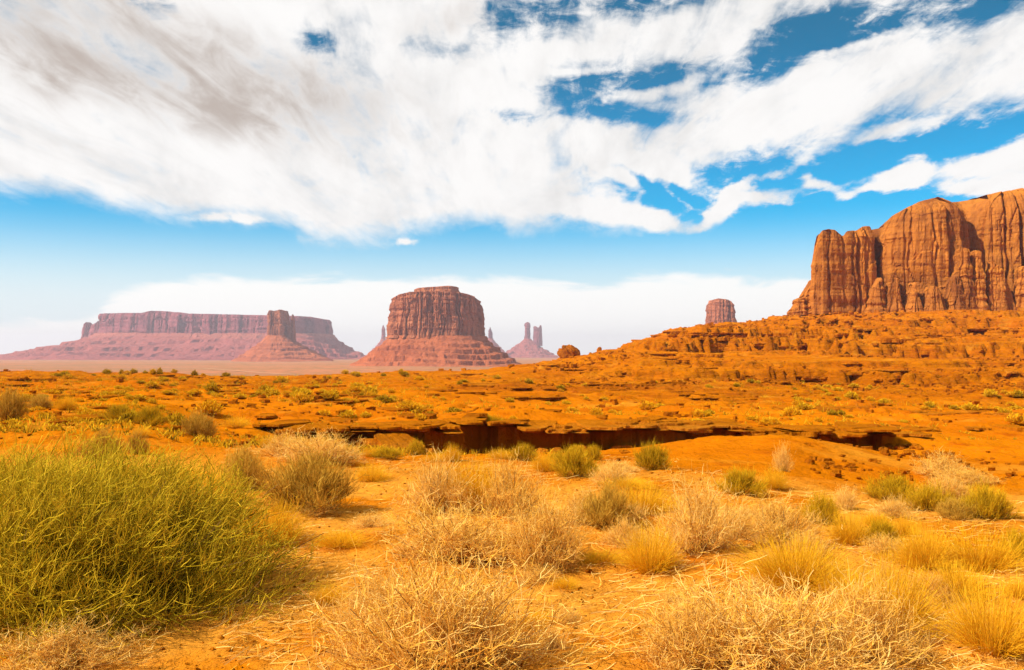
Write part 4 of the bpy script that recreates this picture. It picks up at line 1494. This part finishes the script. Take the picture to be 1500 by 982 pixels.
def put_small(px, py, wpx, hpx, kind, label, group):
    x, y, z = ground_at(px, py)
    me = random.choice(SMALL[kind])
    o = link_mesh('desert_shrub', me, None)
    w = wpx / F * y
    o.location = (x, y, float(H(x, y)) - 0.03)
    o.rotation_euler = (0, 0, random.uniform(0, 6.28))
    o.scale = (w, w, hpx / F * y / 0.5)
    tag(o, label, 'shrub', group)


NAMES = {'dark': 'dark olive', 'yellow': 'yellow', 'olive': 'yellow-green'}
cnt = 0
while cnt < 230:
    px = random.uniform(-10, 1510)
    py = 547 + 76 * random.random() ** 1.3
    left = px < 620
    x, y, z = ground_at(px, py)
    if fbm(np.array(x * 0.07), np.array(y * 0.10), 55, 3) < random.uniform(-0.5, 0.5) or y > 260:
        continue
    if not left and (random.random() < 0.45 or (py < 560 and px > 760)):
        continue
    kind = random.choice(('dark', 'olive', 'yellow', 'yellow', 'olive'))
    s = (5 + 13 * ((py - 545) / 75)) * min(2.4, random.paretovariate(2.6)) * (1 if left else 0.72)
    zone = 'left flats before the valley rim' if left else 'orange flats beyond the undercut bank'
    put_small(px, py, s, s * random.uniform(0.25, 0.5), kind, 'tiny %s shrub dotted on the %s' % (NAMES[kind], zone), '%s shrubs on the %s' % (NAMES[kind], zone))
    cnt += 1
for k in range(26):
    px = random.uniform(0, 620)
    py = random.uniform(546, 552)
    put_small(px, py, random.uniform(7, 16), random.uniform(4, 7), random.choice(('dark', 'olive')), 'tiny shrub silhouetted along the valley rim on the left', 'shrubs along the valley rim')


# ------------------------------------------------------------------ straw and grit on the sand
def ground_litter():
    rg = np.random.default_rng(5)
    n = 23000
    yd = 4.0 + 14 * rg.random(n) ** 1.6
    px = rg.uniform(330, 1560, n)
    x = W(px, yd)
    keep = (fbm(x * 0.9, yd * 0.9, 61, 3) > rg.uniform(-0.7, 0.9, n)) & ~((x > 3.2) & (yd > 12.0))
    x, yd = x[keep], yd[keep]
    n = len(x)
    az = rg.normal(0.2, 0.9, n)
    L = rg.uniform(0.05, 0.22, n)
    K = 4
    s = np.linspace(-0.5, 0.5, K)[None]
    bend = rg.normal(0, 0.15, n)[:, None] * (s ** 2) * L[:, None] * 4
    X = x[:, None] + np.cos(az)[:, None] * s * L[:, None] - np.sin(az)[:, None] * bend
    Y = yd[:, None] + np.sin(az)[:, None] * s * L[:, None] + np.cos(az)[:, None] * bend
    Z = H(X, Y) + 0.006 + (np.abs(rg.normal(0, 0.02, n))[:, None]) * (s + 0.5) * 1.2
    P = np.stack([X, Y, Z], -1)
    me = twig_mesh('straw_litter', [(P, 0.005, 0.6, 0.6, 0.45)], rg)
    o = link_mesh('straw_litter', me, M['straw'])
    tag(o, 'pale straw and broken stems strewn over the foreground sand', 'straw', kind='stuff')
    # grit
    n = 4200
    yd = 4.0 + 16 * rg.random(n) ** 1.5
    x = W(rg.uniform(-50, 1560, n), yd)
    r = 0.006 + 0.016 * rg.random(n) ** 3
    oc = np.array([[1, 0, 0], [0, 1, 0], [-1, 0, 0], [0, -1, 0], [0, 0, .7], [0, 0, -.5]], float)
    V = oc[None] * (r[:, None, None] * rg.uniform(0.7, 1.4, (n, 6, 1)))
    V = V + np.stack([x, yd, H(x, yd) + r * 0.2], -1)[:, None]
    tri = np.array([[0, 1, 4], [1, 2, 4], [2, 3, 4], [3, 0, 4], [1, 0, 5], [2, 1, 5], [3, 2, 5], [0, 3, 5]])
    Q = (tri[None] + (np.arange(n) * 6)[:, None, None]).reshape(-1, 3)
    o = link_mesh('gravel', np_mesh('gravel', V.reshape(-1, 3), Q, False), M['boulder'])
    tag(o, 'small reddish grit scattered over the foreground sand', 'gravel', kind='stuff')


ground_litter()


def scree():
    rg = np.random.default_rng(8)
    n = 9000
    px = rg.uniform(780, 1530, n)
    yd = np.exp(rg.uniform(math.log(100), math.log(430), n))
    x = W(px, yd)
    keep = fbm(x * 0.05, yd * 0.03, 71, 4) > rg.uniform(-0.4, 0.9, n)
    x, yd = x[keep], yd[keep]
    px2 = rg.uniform(0, 1500, 5000)
    y2 = np.exp(rg.uniform(math.log(15), math.log(190), 5000))
    x2 = W(px2, y2)
    k2 = (fbm(x2 * 0.10, y2 * 0.08, 72, 4) > rg.uniform(-0.3, 0.9, 5000)) & ((y2 > 36) | (px2 < 380) | ((px2 > 1180) & (y2 > 16)))
    x, yd = np.concatenate([x, x2[k2]]), np.concatenate([yd, y2[k2]])
    n = len(x)
    r = (0.0008 * yd + 0.02) * (1 + 2.2 * rg.random(n) ** 4)
    cube = np.array([[-1, -1, -1], [1, -1, -1], [1, 1, -1], [-1, 1, -1], [-1, -1, 1], [1, -1, 1], [1, 1, 1], [-1, 1, 1]], float)
    V = cube[None] * rg.uniform(0.45, 1.1, (n, 8, 3)) * np.array([1.3, 1.0, 0.8]) * r[:, None, None]
    a = rg.uniform(0, 6.28, n)
    c, s_ = np.cos(a)[:, None], np.sin(a)[:, None]
    V = np.stack([V[:, :, 0] * c - V[:, :, 1] * s_, V[:, :, 0] * s_ + V[:, :, 1] * c, V[:, :, 2]], -1)
    V = V + np.stack([x, yd, H(x, yd) + r * 0.35], -1)[:, None]
    f = np.array([[0, 3, 2, 1], [4, 5, 6, 7], [0, 1, 5, 4], [1, 2, 6, 5], [2, 3, 7, 6], [3, 0, 4, 7]])
    Q = (f[None] + (np.arange(n) * 8)[:, None, None]).reshape(-1, 4)
    o = link_mesh('scree', np_mesh('scree', V.reshape(-1, 3), Q, False), M['boulder'])
    tag(o, 'small broken stones littering the orange slopes and flats', 'scree', kind='stuff')
    # thin dry scrub between the shrubs of the flats
    n = 6000
    px = rg.uniform(-20, 1520, n)
    yd = np.exp(rg.uniform(math.log(18), math.log(170), n))
    x = W(px, yd)
    lim = np.where(px > 640, 0.42, -0.12) + np.where((px > 960) & (yd < 34), 0.6, 0)
    keep = fbm(x * 0.07, yd * 0.10, 55, 3) > lim + rg.uniform(-0.3, 0.7, n)
    keep &= ~((px > 700) & (yd > 120))
    x, yd = x[keep], yd[keep]
    m = 9
    n = len(x)
    sz = (0.05 + 0.0022 * yd) * rg.uniform(0.5, 1.5, n)
    bx = np.repeat(x, m) + np.repeat(sz, m) * rg.normal(0, 0.6, n * m)
    by = np.repeat(yd, m) + np.repeat(sz, m) * rg.normal(0, 0.6, n * m)
    L = np.repeat(sz, m) * rg.uniform(0.5, 1.3, n * m)
    d = rg.normal(0, 0.6, (n * m, 3))
    d[:, 2] = 1
    s3 = np.linspace(0, 1, 3)[None, :, None]
    P = np.stack([bx, by, H(bx, by)], -1)[:, None] + d[:, None] * L[:, None, None] * s3
    o = link_mesh('dry_scrub', twig_mesh('dry_scrub', [(P, 0.03, 0.5, 0.5, 0.45)], rg), M['olive'])
    tag(o, 'thin yellow-olive scrub growing between the shrubs of the flats', 'scrub', kind='stuff')


scree()

# pale track across the valley floor
pts = [(240, 538), (300, 541), (350, 544.5), (400, 548), (432, 549.5)]
C = []
for px, py in pts:
    Yd = (EYE + 29.5) / (py - HY) * F
    C.append((W(px, Yd), Yd))
C = np.array(C)
tt = np.linspace(0, len(C) - 1, 40)
cx_ = np.interp(tt, range(len(C)), C[:, 0])
cy_ = np.interp(tt, range(len(C)), C[:, 1])
rows = []
for s_ in (-1, 1):
    xx, yy = cx_, cy_ + s_ * 4.5
    rows.append(np.stack([xx, yy, H(xx, yy) + 0.9], -1))
A = np.stack(rows, 0)
tm, nt_, bs_ = new_mat('pale_track')
bs_.inputs['Base Color'].default_value = (0.58, 0.34, 0.20, 1)
o = link_mesh('dirt_track', np_mesh('dirt_track', A.reshape(-1, 3), grid_quads(2, 40)), tm)
tag(o, kind='structure')

# ------------------------------------------------------------------ the air
def haze():
    bm = bmesh.new()
    bmesh.ops.create_cube(bm, size=1.0)
    me = bpy.data.meshes.new('haze')
    bm.to_mesh(me)
    bm.free()
    m = bpy.data.materials.new('haze_air')
    m.use_nodes = True
    nt = m.node_tree
    nt.nodes.clear()
    out = nt.nodes.new('ShaderNodeOutputMaterial')
    v = nt.nodes.new('ShaderNodeVolumePrincipled')
    v.inputs['Color'].default_value = (0.88, 0.85, 0.97, 1)
    v.inputs['Density'].default_value = 7.0e-5
    v.inputs['Anisotropy'].default_value = 0.2
    nt.links.new(v.outputs[0], out.inputs['Volume'])
    o = link_mesh('haze', me, m)
    o.scale = (28600, 28600, 330)
    o.location = (0, 0, 330 / 2 - 72)
    tag(o, kind='stuff')


haze()
